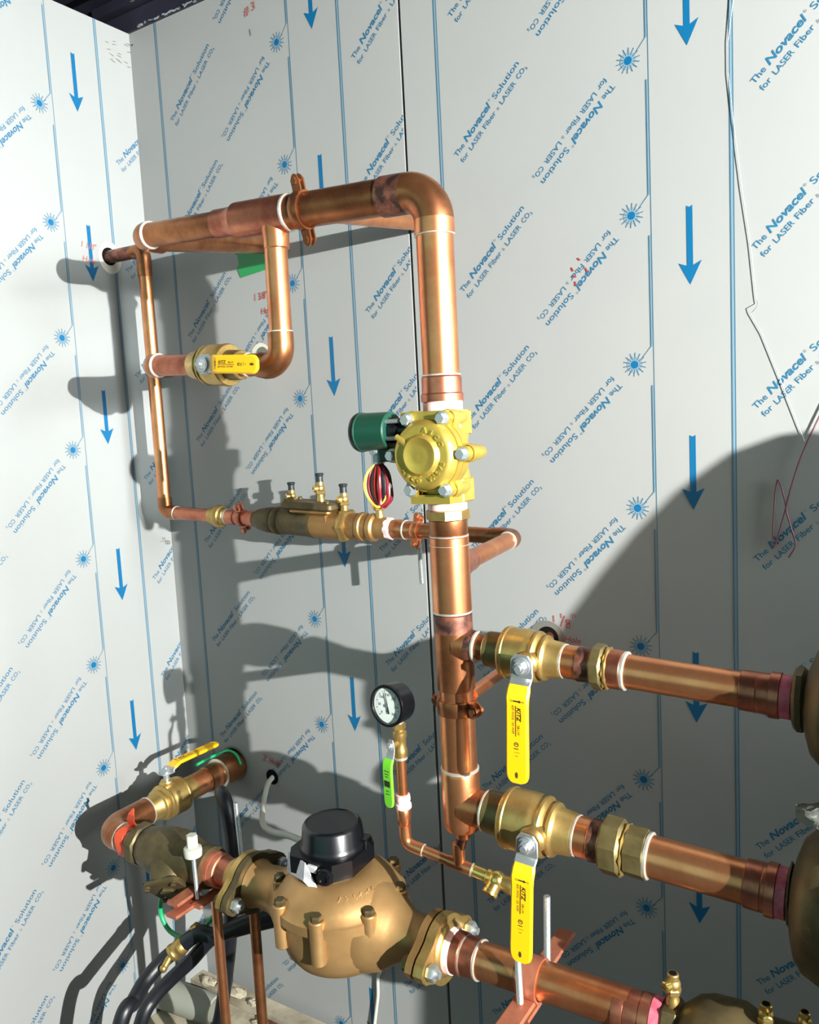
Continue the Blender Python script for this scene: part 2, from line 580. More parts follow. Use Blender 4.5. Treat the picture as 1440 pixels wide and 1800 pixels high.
note(wb, F3, '1 3/8"', 0.343, 1.752, 0.016, 'marker_red', 3, 0.0, 0.040)
note(wb, F3, 'Hole', 0.360, 1.720, 0.014, 'marker_red', 3, 0.0, 0.036)
note(wb, F3, '2" Hole', 0.262, 0.655, 0.017, 'marker_red', -8, 0.0, 0.055)
note(wb, F3, '# 3', 0.372, 2.352, 0.017, 'marker_faint', 12, 0.02, 0.034)
for a in ([(1.098, 1.720), (1.101, 1.714)], [(1.100, 1.706), (1.106, 1.703)], [(1.124, 1.716), (1.127, 1.709)], [(1.104, 1.695), (1.105, 1.688)], [(1.110, 1.735), (1.114, 1.731)]):
    stroke(wb, F3, a, 0.0011, 'marker_red')
stroke(wb, F3, [(0.384, 2.322), (0.386, 2.309)], 0.0009, 'smudge')
stroke(wb, F3, [(0.393, 1.80), (0.392, 1.62)], 0.0005, 'smudge')
disc(wb, F3, 0.010, 2.392, 0.002, 'void_black')
wb.done('wall_back', None, (0, 0, 0), 0, kind='structure')

wl = MB()
wl.box((-0.005, -0.5, CEIL / 2), (0.005, 0.5, CEIL / 2), 'film')
t = MB()
film_print(t, fl(0.0005), -0.2621, 2.1888, 2.1969, -1.0, 0.0, 0.0, CEIL, -9, (-0.15, 2.20))
clip_panel(t, [((0, -1.0, 0), (0, -1, 0)), ((0, -0.001, 0), (0, 1, 0)), ((0, 0, CEIL), (0, 0, 1)), ((0, 0, 0), (0, 0, -1))])
merge(wl, t)
G1 = fl(0.0009); G2 = fl(0.0013); G3 = fl(0.0017)
disc(wl, G1, -0.113, 1.882, 0.032, 'cream_plug', e=1.15); disc(wl, G2, -0.1155, 1.885, 0.0205, 'void_black')
note(wl, G3, '1 1/8"', -0.190, 1.897, 0.014, 'marker_faint', -6, 0.0, 0.040)
note(wl, G3, 'Hole', -0.190, 1.866, 0.013, 'marker_faint', -6, 0.0, 0.036)
rs = random.Random(4)
for k in range(16):
    u, v = -0.075 + rs.random() * 0.07, 2.335 + rs.random() * 0.07
    stroke(wl, G3, [(u, v), (u + 0.006 + 0.006 * rs.random(), v + rs.uniform(-0.004, 0.004))], 0.0005, 'smudge')
for k, (u, v, s) in enumerate(((-0.034, 1.205, '=|'), (-0.022, 1.196, '8'))):
    note(wl, G3, s, u, v, 0.016, 'smudge', -90, 0.0, 0.012)
wl.done('wall_left', None, (0, 0, 0), 0, kind='structure')

fm = MB()
fm.box((1.0, -1.35, -0.02), (2.6, 1.40, 0.02), 'floor_concrete')
fm.done('floor', None, (0, 0, 0), 0, kind='structure')
# ledge of board along the foot of the back wall, capped by a thin metal edge
bb = MB()
bb.box((1.5, -0.010, 0.004), (1.5, 0.009, 0.004), 'steel')
bb.box((1.5, -0.040, 0.016), (1.5, 0.022, 0.010), 'board_cream')
bb.done('baseboard_back', None, (0, 0, 0), 0, kind='structure')
cm = MB()
cm.box((1.0, -1.2, CEIL + 0.10), (2.6, 1.25, 0.02), 'ceiling_black')
for k in range(5):
    cm.box((0.35, -0.16 - 0.22 * k, CEIL + 0.06), (1.4, 0.03, 0.025), 'ceiling_black')
cm.done('ceiling', None, (0, 0, 0), 0, kind='structure')
tm = MB()
tm.box((1.5, 0.012, CEIL + 0.022), (1.6, 0.018, 0.022), 'ceiling_black')
tm.box((1.5, 0.004, CEIL + 0.062), (1.6, 0.026, 0.012), 'ceiling_black')
rs = random.Random(3)
for k in range(90):
    u = 0.04 + rs.random() * 0.24
    hi_ = rs.random() < 0.5
    tm.box((u, -0.0075 if not hi_ else -0.023, CEIL + (0.0035 if not hi_ else 0.052) + rs.uniform(-0.002, 0.002)), (rs.uniform(0.002, 0.006), 0.0012, rs.uniform(0.0006, 0.0022)), 'foil',
           (V((1, rs.uniform(-0.15, 0.15), rs.uniform(-.3, .3))), V((0, 1, 0.3)), V((0, -0.3, 1))))
tm.done('trim_1', None, (0, 0, 0), 0, kind='structure')
# ------------------------------------------------------------------ shared builders for the pipework
Y0 = -0.39
def seg(mb, p, d, s0, s1, r, m, ch=0.0):
    """straight pipe or band from s0 to s1 along d"""
    c = min(ch, (s1 - s0) * 0.4)
    prof = [(s0, r)] if c == 0 else [(s0, r - c), (s0 + c, r)]
    prof += [(s1, r)] if c == 0 else [(s1 - c, r), (s1, r - c)]
    return mb.rev(p, d, prof, m, 32)

def solder_ring(mb, p, d, s, r, w=0.004):
    return mb.rev(p, d, [(s - w / 2, r - 0.001), (s - w * 0.3, r + 0.0006), (s + w * 0.3, r + 0.0008), (s + w / 2, r - 0.001)], 'solder', 32)

def ribbon(mb, pts, widths, thick, side, m, caps=True):
    """flat bar with softened edges following pts, 'side' across its width"""
    pts = [V(p) for p in pts]
    side = V(side).normalized()
    rings = []
    n = len(pts)
    for i in range(n):
        t = (pts[min(i + 1, n - 1)] - pts[max(i - 1, 0)]).normalized()
        nrm = side.cross(t).normalized()
        w = widths[i] / 2; h = thick / 2; c = min(h * 0.7, w * 0.5)
        rings.append([mb.bm.verts.new(pts[i] + side * a + nrm * b) for a, b in
                      ((-w, -h + c), (-w + c, -h), (w - c, -h), (w, -h + c), (w, h - c), (w - c, h), (-w + c, h), (-w, h - c))])
    im = mb.mi(m)
    for i in range(n - 1):
        for k in range(8):
            mb.bm.faces.new((rings[i][k], rings[i][(k + 1) % 8], rings[i + 1][(k + 1) % 8], rings[i + 1][k])).material_index = im
    if caps:
        mb.bm.faces.new(rings[0][::-1]).material_index = im
        mb.bm.faces.new(rings[-1]).material_index = im
    return mb

def ball_valve(label, O, a, s, h, rb, grip0, grip1, gw, stem_at=0.0, rise=0.020, print_size=1.0, neck_mat='brass_dull', back=0.0, reach=1.25):
    """two-piece brass ball valve: O body centre, a flow axis, s stem direction, h lever direction"""
    O = V(O); a = V(a).normalized(); s = V(s).normalized(); h = V(h).normalized()
    t = thing('ball_valve', label, 'valve', O, 'lever ball valves')
    b = MB()
    prof = [(-1.62, .66), (-1.58, .70), (-.86, .72, neck_mat), (-.84, .72, neck_mat), (-.83, .97), (-.80, 1.0), (-.70, 1.03), (-.64, 1.03), (-.60, 1.0), (.10, 1.01), (.28, 1.0),
            (.38, .95), (.46, .96), (.52, 1.0), (.60, .99), (.66, .93), (.72, .82), (.80, .83), (.86, .88), (.94, .86), (1.0, .78), (1.06, .73), (1.55, .68), (1.60, .66)]
    b.rev(O, a, [(q[0] * rb, q[1] * rb) + tuple(q[2:]) for q in prof], 'brass', 40)
    St = O + a * stem_at
    b.rev(St, s, [(rb * 0.7, rb * .46), (rb * 1.02, rb * .44), (rb * 1.10, rb * .36), (rb * 1.18, rb * .34)], 'brass', 24)
    part('body', b, t)
    m = MB()
    m.rev(St, s, [(rb * 1.10, .0065), (rb * reach + .006, .0065), (rb * reach + .008, .005)], 'steel', 20)
    part('stem', m, t)
    side = s.cross(h)
    base = St + s * (rb * reach)
    lv = MB()
    st_pts = [base + h * (-.016 - back), base + h * -.008, base + h * .012, base + h * (grip0 * .55), base + h * (grip0 * .8) + s * (rise * .45), base + h * grip0 + s * (rise * .75), base + h * (grip0 + .012) + s * rise]
    ribbon(lv, st_pts, [.020, .032, .034, gw * .96, gw * .94, gw * .90, gw * .9], .0032, side, 'zinc')
    ln = part('lever', lv, t, 'bare zinc plated lever end')
    g = MB()
    L = grip1 - grip0
    gp, gwid = [], []
    for q, w in ((0, .93), (.05, 1.0), (.12, 1.0), (.2, .97), (.5, .98), (.86, 1.0), (.93, .97), (.97, .86), (.99, .70), (1.0, .52)):
        sr = rise * (.45 + .55 * min(1, q / .11))
        gp.append(base + h * (grip0 * .82 + (grip1 - grip0 * .82) * q) + s * sr); gwid.append(gw * w)
    ribbon(g, gp, gwid, .0075, side, 'yellow_grip')
    # dimple near the tip and the printed marks
    tipc = base + h * (grip1 - L * .09) + s * (rise + .0040)
    g.poly([tipc + h * (.0045 * math.cos(q)) + side * (.0022 * math.sin(q)) for q in [2 * PI * k / 16 for k in range(16)]], 'brass_dull')
    up = s * (rise + .00405) + base
    k = print_size
    g.text('KITZ', up + h * (grip0 + .022 * k) + side * (.0012 * k), h, side, .0058 * k, 'ink_black', .020 * k, .03, .2)
    g.text('58-LW', up + h * (grip0 + .047 * k) + side * (.0016 * k), h, side, .0036 * k, 'ink_black', .014 * k)
    g.text('600 WOG 150 WSP', up + h * (grip0 + .020 * k) + side * (-.0062 * k), h, side, .0034 * k, 'ink_black', .040 * k)
    c0 = up + h * (grip0 + .020 * k) + side * (-.0012 * k)
    g.poly([c0, c0 + h * .043 * k, c0 + h * .043 * k + side * .0010 * k, c0 + side * .0010 * k], 'ink_black')
    c0 = up + h * (grip0 + .0125 * k) + side * (-.0045 * k)
    g.poly([c0, c0 + h * .0020 * k, c0 + h * .0020 * k + side * .0085 * k, c0 + side * .0085 * k], 'ink_black')
    # arrow head, end rings and the small approval marks
    c0 = up + h * (grip0 + .0135 * k) + side * (.0040 * k)
    g.poly([c0 - h * .0022 * k, c0 + side * .0038 * k, c0 + h * .0022 * k], 'ink_black')
    def ring(c, r):
        for q in range(14):
            a0, a1 = 2 * PI * q / 14, 2 * PI * (q + 1) / 14
            g.poly([c + (h * math.cos(w) + side * math.sin(w)) * rr for w, rr in ((a0, r * .72), (a0, r), (a1, r), (a1, r * .72))], 'ink_black')
    ring(up + h * (grip0 + .0135 * k) + side * (.0098 * k), .0016 * k)
    ring(up + h * (grip0 + .0135 * k) + side * (-.0072 * k), .0016 * k)
    ring(up + h * (grip0 + .0745 * k), .0034 * k)
    for hh, w0, w1, tt_ in ((.0730, -.0012, .0012, .0016), (.0800, -.0036, .0030, .0014), (.0855, -.0030, .0044, .0006), (.0905, -.0018, .0022, .0008)):
        c0 = up + h * (grip0 + hh * k)
        g.poly([c0 + side * w0 * k, c0 + side * w0 * k + h * tt_ * k, c0 + side * w1 * k + h * tt_ * k, c0 + side * w1 * k], 'ink_black')
    part('grip', g, ln)
    n = MB()
    n.rev(St, s, [(rb * reach + .0016, .0125), (rb * reach + .0035, .0125), (rb * reach + .0036, .010), (rb * reach + .0040, .0098)], 'steel', 24)
    n.hexa(St + s * (rb * reach + .0036), St + s * (rb * reach + .0105), .0088, 'steel')
    n.cyl(St + s * (rb * reach + .010), St + s * (rb * reach + .0145), .0046, 'steel', 16)
    part('nut', n, t)
    return t

def pipe_clamp(label, c, axis, ear, r, w=.020, arm=None, rod=None, ear_len=.024, m='copper_brown', bolt_dir=None):
    """two-bolt split clamp; arm = (start, end, radius) tube to the wall, rod = (start, end)"""
    c = V(c); axis = V(axis).normalized(); ear = V(ear).normalized(); o = axis.cross(ear)
    t = thing('pipe_clamp', label, 'clamp', c)
    b = MB()
    R = r + .0035
    b.rev(c, axis, [(-w / 2, r), (-w / 2, R - .0006), (-w / 2 + .001, R), (w / 2 - .001, R), (w / 2, R - .0006), (w / 2, r)], m, 36, caps=False)
    for s in (1, -1):
        for q in (1, -1):
            pts = []
            e0 = c + ear * (s * (R - .002)) + o * (q * .0040)
            L = ear_len
            prof = [(0, -w / 2), (0, w / 2), (L * .6, w / 2), (L * .9, w * .28), (L, 0), (L * .9, -w * .28), (L * .6, -w / 2)]
            pts = [e0 + ear * (s * x) + axis * y for x, y in prof]
            b.prism(pts, o * (q * .003), m)
    part('band', b, t)
    for s in (1, -1):
        k = MB()
        pc = c + ear * (s * (R + ear_len * .52))
        k.cyl(pc - o * .009, pc + o * .011, .0034, m, 14)
        k.rev(pc + o * .007, o, [(0, .0068), (.002, .0070), (.0045, .0045)], m, 18)
        k.hexa(pc - o * .011, pc - o * .007, .0062, m)
        part('bolt', k, t)
    if arm:
        k = MB()
        k.cyl(arm[0], arm[1], arm[2], 'copper', 28)
        part('extension_tube', k, t)
    if rod:
        k = MB()
        threaded(k, rod[0], rod[1], .0048)
        part('threaded_rod', k, t, 'zinc threaded rod')
    return t

def threaded(mb, a, b, r, m='zinc'):
    a = V(a); b = V(b); L = (b - a).length
    n = max(4, int(L / .0018))
    prof = []
    for i in range(n):
        prof.append((L * i / n, r * .86)); prof.append((L * (i + .5) / n, r))
    prof.append((L, r * .86))
    return mb.rev(a, b - a, prof, m, 14)

def test_cock(parent, p, up=(0, 0, 1), cap=True, face=(0, -1, 0), k=1.0, cap_label=None):
    p = V(p); up = V(up).normalized(); f = V(face).normalized()
    b = MB()
    b.rev(p, up, [(-.004 * k, .0075 * k), (.006 * k, .0075 * k), (.008 * k, .0062 * k), (.013 * k, .0062 * k)], 'brass', 18)
    b.hexa(p + up * .013 * k, p + up * .020 * k, .0095 * k, 'brass')
    b.sph(p + up * .024 * k, .0088 * k, 'brass', seg=16, rings=10)
    b.rev(p, up, [(.024 * k, .0066 * k), (.036 * k, .0066 * k), (.037 * k, .0058 * k)], 'brass', 18)
    o = part('test_cock', b, parent)
    s = MB()
    q = p + up * .024 * k + f * .006 * k
    s.rev(q, f, [(0, .0062 * k), (.006 * k, .0062 * k), (.007 * k, .0050 * k)], 'brass_bright', 16)
    s.box(q + f * .0072 * k, (.0040 * k, .0008 * k, .0009 * k), 'brass_dull', (f.cross(up), f, up))
    part('screw', s, o)
    if cap:
        c = MB()
        c.rev(p, up, [(.034 * k, .0066 * k), (.046 * k, .0064 * k), (.048 * k, .0078 * k), (.0505 * k, .0082 * k), (.052 * k, .0070 * k)], 'cap_black', 18)
        part('cap', c, o)
    else:
        c = MB()
        c.rev(p, up, [(.0365 * k, .0042 * k), (.0375 * k, .0042 * k)], 'void_black', 14)
        part('bore', c, o)
    return o

def hex_bolt(parent, p, d, r=.0070, L=.008, m='steel', name='bolt'):
    p = V(p); d = V(d).normalized()
    b = MB()
    b.rev(p, d, [(0, r * 1.45), (.0018, r * 1.45), (.0019, r)], m, 20)
    b.hexa(p + d * .0018, p + d * (L + .0018), r * 1.18, m, ch=.2)
    return part(name, b, parent)

# ------------------------------------------------------------------ copper header and upper riser
dh = V((-1, 0, 0.052)).normalized()
H0 = V((1.046, Y0, 1.788))                       # axis crossing at the corner elbow
def hp(x):
    return H0 + V((-1, 0, 0.052)) * (H0.x - x)
t = thing('copper_pipe', 'thick copper main running along the top and turning down into the brass solenoid valve', 'pipe', (0.75, Y0, 1.79))
k = MB()
seg(k, H0, dh, .070, .268, .0268, 'copper_brown')
part('header_pipe', k, t)
k = MB()
R = .046
c = H0 + dh * R + V((0, 0, -R))
k.tube([H0 + dh * (R + .001)] + arc(c, (0, 0, 1), (1, 0, 0), R, 14) , .0288, 'copper_brown', 32)
k.rev(H0, dh, [(R - .004, .0289), (.083, .0292), (.084, .0275)], 'copper_burnt', 32)
k.rev(H0, (0, 0, -1), [(R - .004, .0289), (.062, .0292), (.063, .0275)], 'copper', 32)
solder_ring(k, H0, (0, 0, -1), .0635, .0288, .0025)
part('elbow', k, t)
k = MB()
seg(k, H0, dh, .262, .373, .0292, 'copper_pink', .0015)
tb = hp(.752)
k.rev(tb, (0, 0, -1), [(.010, .0235), (.030, .0215), (.052, .0207), (.0535, .0190)], 'copper', 28)
k.rev(H0, dh, [(.368, .0290), (.380, .0250), (.392, .0236), (.420, .0236), (.421, .0215)], 'copper_pink', 32)
part('tee', k, t)
k = MB(); solder_ring(k, H0, dh, .261, .0288, .006); part('solder_ring', k, t)
k = MB()
seg(k, H0, dh, .40, .594, .0212, 'copper_brown')
part('pipe', k, t)
k = MB()
C0 = hp(.437)
k.tube([C0 - dh * .022] + arc(C0 - dh * .020 + V((0, .020, 0)), (0, -1, 0), (-1, 0, 0), .020, 10) + [C0 + V((0, .045, 0))], .0238, 'copper_brown', 28)
part('elbow', k, t)
k = MB(); solder_ring(k, C0, -dh, .0235, .0236, .005); part('solder_ring', k, t)
k = MB(); k.cyl(C0 + V((-.002, .035, 0)), (.390, .001, 1.870), .0208, 'copper_brown', 28); part('pipe', k, t)
k = MB()
seg(k, (1.046, Y0, 0), Z, 1.526, 1.728, .0268, 'copper')
part('riser_pipe', k, t)
k = MB()
P = (1.046, Y0, 0)
k.rev(P, Z, [(1.4905, .0285), (1.491, .0310), (1.501, .0312), (1.503, .0294), (1.525, .0292), (1.528, .0270)], 'copper_pink', 32)
solder_ring(k, P, Z, 1.5285, .0278, .003)
part('adapter', k, t)
k = MB(); k.rev(P, Z, [(1.476, .0278), (1.478, .0290), (1.489, .0288), (1.4905, .0275)], 'tape_pink', 32); part('thread_tape', k, t, 'pink and white thread tape')

cl = hp(.812)
pipe_clamp('copper split clamp with ears above and below on the top copper main', cl, dh, V((0.0, -.25, 1)), .0268, .016, (V((.808, -.365, 1.803)), (.792, .001, 1.848), .0146), None, .026)

# ------------------------------------------------------------------ drop to the upper lever valve, and its stub into the wall
t = thing('copper_pipe', 'copper drop below the header tee bending left into the horizontal yellow levered valve', 'pipe', (.750, Y0, 1.66))
k = MB(); k.cyl((.750, Y0, tb.z - .05), (.7485, Y0, 1.600), .0187, 'copper', 28); part('pipe', k, t)
k = MB()
dv = V((-1, 0, .075)).normalized()
E0 = V((.7475, Y0, 1.567))
k.tube([E0 + V((0, 0, .052)), E0 + V((0, 0, .036))] + arc(E0 + V((-.032, 0, .032)), (1, 0, 0), (0, 0, -1), .032, 12) + [E0 + dv * .048], .0212, 'copper_brown', 28)
part('elbow', k, t)
k = MB(); solder_ring(k, E0, (0, 0, 1), .053, .0200, .003); part('solder_ring', k, t)
k = MB(); solder_ring(k, E0, dv, .074, .0200, .004); part('solder_ring', k, t)
k = MB(); seg(k, E0, dv, .04, .086, .0188, 'copper_pink'); part('pipe', k, t)
ball_valve('brass ball valve with yellow lever lying level, on the branch below the header', E0 + dv * .146, dv, (0, -1, 0), (1, 0, -.08), .0355, .030, .131, .0305, stem_at=-.012 + .0, rise=.010, print_size=.86, reach=1.28)
t = thing('copper_pipe', 'short level copper stub left of the upper yellow lever valve, bent back to the wall', 'pipe', (.47, Y0, 1.585))
k = MB(); seg(k, E0, dv, .206, .304, .0190, 'copper_pink'); part('pipe', k, t)
k = MB()
C1 = E0 + dv * .317
k.tube([C1 - dv * .022] + arc(C1 - dv * .019 + V((0, .019, 0)), (0, -1, 0), (-1, 0, 0), .019, 10) + [C1 + V((0, .045, 0))], .0216, 'copper_brown', 28)
part('elbow', k, t)
k = MB(); solder_ring(k, C1, -dv, .0225, .0214, .0045); part('solder_ring', k, t)
k = MB(); k.cyl(C1 + V((-.002, .035, 0)), (.366, .001, 1.616), .0187, 'copper', 28); part('pipe', k, t)

# ------------------------------------------------------------------ thin copper line in the corner
YS = -0.115
ds = V((1, 0, -.035)).normalized()
B0 = V((.120, YS, 1.281))
t = thing('copper_pipe', 'thin copper line coming out of the left wall and dropping down the corner', 'pipe', (.12, YS, 1.6))
k = MB(); k.cyl((.0005, YS, 1.884), (.105, YS, 1.882), .0150, 'copper_burnt', 26); part('pipe', k, t)
k = MB()
A0 = V((.1185, YS, 1.881))
k.tube([A0 + V((-.030, 0, 0))] + arc(A0 + V((-.016, 0, -.016)), (0, 0, 1), (1, 0, 0), .016, 10) + [A0 + V((0, 0, -.058))], .0166, 'copper_brown', 24)
part('elbow', k, t)
k = MB(); k.cyl((.1185, YS, 1.83), (.120, YS, 1.30), .0146, 'copper', 26); part('pipe', k, t)
k = MB()
k.tube([B0 + V((0, 0, .036))] + arc(B0 + V((.017, 0, .017)), (-1, 0, 0), (0, 0, -1), .017, 10) + [B0 + ds * .036], .0166, 'copper_brown', 24)
part('elbow', k, t)
k = MB(); solder_ring(k, B0, ds, .038, .0160, .003); part('solder_ring', k, t)
k = MB(); seg(k, B0, ds, .036, .155, .0146, 'copper_pink'); part('pipe', k, t)
t = thing('union_fitting', 'small brass union ring on the thin copper line beside the corner', 'fitting', B0 + ds * .18)
k = MB()
k.rev(B0, ds, [(.150, .0150), (.152, .0190), (.168, .0195), (.170, .0240), (.178, .0262), (.186, .0240), (.188, .0200), (.196, .0190), (.198, .0160)], 'brass', 30)
part('nut', k, t)
k = MB(); solder_ring(k, B0, ds, .200, .0165, .007); part('solder_ring', k, t)
t = thing('copper_pipe', 'stubby thin copper piece between the brass union and the double check valve', 'pipe', B0 + ds * .24)
k = MB(); seg(k, B0, ds, .198, .286, .0150, 'copper_pink'); part('pipe', k, t)
k = MB(); k.rev(B0, ds, [(.202, .0165), (.226, .0166), (.228, .015)], 'copper_pink', 26); part('collar', k, t)
k = MB(); k.rev(B0, ds, [(.262, .015), (.264, .0172), (.284, .0172)], 'copper_pink', 26); part('collar', k, t)
pipe_clamp('little copper clamp holding the thin copper line left of the double check valve', B0 + ds * .244, ds, V((0, -.35, 1)), .0152, .014, (B0 + ds * .244 + V((0, .012, 0)), ((B0 + ds * .244).x, .001, (B0 + ds * .244).z), .006), None, .018, 'copper_pink')

# ------------------------------------------------------------------ double check valve
t = thing('double_check_valve', 'long bronze double check valve assembly with black capped test cocks', 'valve', B0 + ds * .45)
k = MB()
k.rev(B0, ds, [(.284, .0165), (.288, .0185), (.300, .0235), (.322, .0272), (.340, .0282), (.343, .0270), (.350, .0300), (.358, .0302), (.364, .0270), (.366, .0286),
               (.440, .0292), (.444, .0312), (.450, .0312), (.454, .0292), (.532, .0296)], 'bronze_dark', 36)
part('inlet_body', k, t)
k = MB()
k.rev(B0, ds, [(.452, .0294), (.500, .0305), (.524, .0300), (.528, .0270)], 'bronze', 36)
k.prism([B0 + ds * .452 + V((0, -.0285, .010)), B0 + ds * .500 + V((0, -.0305, .022)), B0 + ds * .500 + V((0, -.0285, -.012))], (0, .02, 0), 'bronze')
part('check_body', k, t)
k = MB()
p0 = B0 + ds * .448
k.rbox(p0 + V((0, 0, .0375)), (.066, .032, .0085), 'bronze_dark', (ds, Yv, ds.cross(Yv)), .010)
k.rbox(p0 + V((.004, 0, .0275)), (.052, .026, .006), 'bronze', (ds, Yv, ds.cross(Yv)), .008)
ld = part('lid', k, t)
for sx in (-1, 1):
    for sy in (-1, 1):
        hex_bolt(ld, p0 + ds * (.054 * sx) + V((0, .023 * sy, .0455)), Z, .0036, .004, 'bronze_dark')
k = MB(); k.hexa(B0 + ds * .522, B0 + ds * .540, .0355, 'brass', Yv, 6, .2); part('hex_nut', k, t, 'bright brass hexagon nut')
k = MB()
k.rev(B0, ds, [(.540, .0255), (.546, .0262), (.566, .0265), (.568, .0290), (.576, .0290), (.578, .0262), (.590, .0258), (.594, .0285), (.602, .0270), (.606, .0225), (.632, .0205)], 'bronze', 36)
part('outlet_body', k, t)
k = MB(); k.hexa(B0 + ds * .628, B0 + ds * .643, .0220, 'tape_pink', Z, 8); part('thread_tape', k, t, 'pink thread tape on the outlet')
for x, z, cap in ((.386, .028, 1), (.468, .046, 1), (.527, .026, 1), (.612, .020, 0)):
    o = test_cock(t, B0 + ds * x + V((0, 0 if x != .386 else .006, z)), (0, 0, 1), True, (-.45 if x < .6 else -.9, -.8, 0), 1.12 if x > .4 else 1.05)
    if not cap:
        pass

# ------------------------------------------------------------------ loop from the double check valve back to the riser
t = thing('copper_pipe', 'thin copper loop passing behind the riser and bending forward into its side', 'pipe', (.95, YS, 1.255))
L1 = V((1.020, YS, B0.z - .035 * .900))
k = MB(); seg(k, B0, ds, .640, .880, .0146, 'copper_brown'); part('pipe', k, t)
k = MB(); k.rev(B0, ds, [(.640, .0185), (.652, .0192), (.664, .0192), (.666, .0178), (.690, .0172), (.692, .015)], 'copper', 28); solder_ring(k, B0, ds, .672, .0182, .004); part('reducer', k, t)
T1 = V((1.050, Y0 + .022, 1.247))
dl = (T1 - L1).normalized()
k = MB()
k.tube([L1 - ds * .042, L1 - ds * .018] + [L1 - ds * (.018 * (1 - q) ** 2) + dl * (.018 * q * q) for q in [i / 8 for i in range(1, 8)]] + [L1 + dl * .018, L1 + dl * .034], .0166, 'copper_brown', 24)
part('elbow', k, t)
k = MB(); k.cyl(L1 + dl * .03, T1 - dl * .035, .0146, 'copper', 26); solder_ring(k, L1, dl, .036, .0160, .003); part('pipe', k, t)
pipe_clamp('little copper clamp with a threaded rod end hanging below it, left of the riser', B0 + ds * .697, ds, V((0.1, -.5, -1)), .0152, .014, (B0 + ds * .697 + V((0, .012, 0)), ((B0 + ds * .697).x, .001, (B0 + ds * .697).z), .006), (V((.8225, YS - .004, 1.232)), (.8245, YS - .004, 1.155)), .018, 'copper')

# ------------------------------------------------------------------ solenoid valve
SV = V((1.046, Y0, 1.4115))
t = thing('solenoid_valve', 'big gold brass solenoid valve with round bolted cover and green coil', 'valve', SV)
FC = V((1.050, -.448, 1.417))
k = MB()
for z0, z1 in ((1.4415, 1.4775), (1.3450, 1.3810)):
    k.hexa((SV.x, Y0, z0), (SV.x, Y0, z1), .0405, 'brass_yellow', (math.cos(PI / 8), math.sin(PI / 8), 0), 8, .06)
k.rev((SV.x, Y0, 0), Z, [(1.375, .0375), (1.392, .0335), (1.411, .0325), (1.430, .0335), (1.445, .0375)], 'brass_yellow', 32)
def lobes(c, n, rr, rl, ang0, squash=1.0):
    pts = []
    for i in range(120):
        th = 2 * PI * i / 120
        best = rr
        for j in range(n):
            ph = ang0 + 2 * PI * j / n
            dd = math.cos(th - ph)
            # ray-circle distance to a lobe centred at radius rc
            rc = rr + .004
            disc_ = rl * rl - (rc * math.sin(th - ph)) ** 2
            if dd > 0 and disc_ > 0:
                best = max(best, rc * dd + math.sqrt(disc_))
        pts.append(c + V((math.cos(th) * best, 0, math.sin(th) * best)))
    return pts
AN = math.radians(60)
pl = lobes(FC + V((0, .012, 0)), 6, .0535, .0125, 0, 1)
k.prism(pl, (0, .016, 0), 'brass_yellow')
k.rev(FC + V((0, .027, 0)), Yv, [(0, .048), (.020, .040), (.034, .030)], 'brass_yellow', 36)
for j in range(6):
    a = j * AN
    p = FC + V((.0575 * math.cos(a), .012, .0575 * math.sin(a)))
    k.rev(p, Yv, [(0, .0112), (.034, .0105), (.046, .0075), (.050, .003)], 'brass_yellow', 18)
k.box((1.046, -.415, 1.470), (.037, .032, .0075), 'brass_yellow')
k.box((1.050, -.415, 1.3535), (.032, .030, .0065), 'brass_yellow')
bd = part('body', k, t)
k = MB()
pl = lobes(FC, 6, .0525, .0115, 0, 1)
k.prism(pl, (0, .0115, 0), 'brass_yellow')
k.rev(FC, (0, -1, 0), [(0, .0500), (.006, .0490), (.0115, .0462), (.0145, .0430), (.0150, .0400), (.0150, .0300), (.0168, .0285), (.0200, .0268), (.0212, .0250), (.0205, .0225), (.0190, .0180), (.0186, .0100), (.0192, .0060), (.0188, .0020)], 'brass_yellow', 48)
dr = V((-.82, 0, .57))
k.tube([FC + V((0, -.0150, 0)) + dr * .026, FC + V((0, -.0150, 0)) + dr * .048], .0042, 'brass_yellow', 12)
# raised letters round the cover
def ring_text(s, r, a0, step, h, m, flip=False):
    for i, ch in enumerate(s):
        if ch == ' ':
            continue
        a = math.radians(a0 - step * i if not flip else a0 + step * i)
        rad = V((math.cos(a), 0, math.sin(a)))
        ux = V((math.sin(a), 0, -math.cos(a)))
        if flip:
            ux = -ux; up = -rad
        else:
            up = rad
        vs, fs, w = text_mesh(ch, .03, 0)
        kk = h / .7
        k.text(ch, FC + V((0, -.0152, 0)) + rad * (r if not flip else r + h) - ux * (w * kk / 2), ux, up, h, m, None, .03, 0, 0, .0014)
ring_text('ASCO', .0325, 78, 18, .0065, 'brass_yellow')
ring_text('ASCO', .0325, 216, 15, .0060, 'brass_yellow', True)
ring_text('VALVE', .0325, 292, 12, .0060, 'brass_yellow', True)
cv = part('cover', k, t)
for j in range(6):
    a = j * AN
    hex_bolt(cv, FC + V((.0572 * math.cos(a), 0, .0572 * math.sin(a))), (0, -1, 0), .0066, .0085)
k = MB()
CS = V((.988, -.437, 1.452))
k.rev(CS, (-1, 0, 0), [(0, .0262), (.002, .0280), (.050, .0282), (.051, .0290), (.053, .0290)], 'green_coil', 36)
cs = part('solenoid_coil', k, t, 'dark green cylindrical coil housing')
k = MB()
k.rev(CS, (-1, 0, 0), [(.053, .0292), (.057, .0294), (.0605, .0275), (.0625, .0200), (.0630, .0020)], 'black_plastic', 36)
part('end_cap', k, cs)
k = MB()
k.rev(CS, (1, 0, 0), [(0, .018), (.014, .018), (.015, .013), (.030, .013)], 'black_plastic', 24)
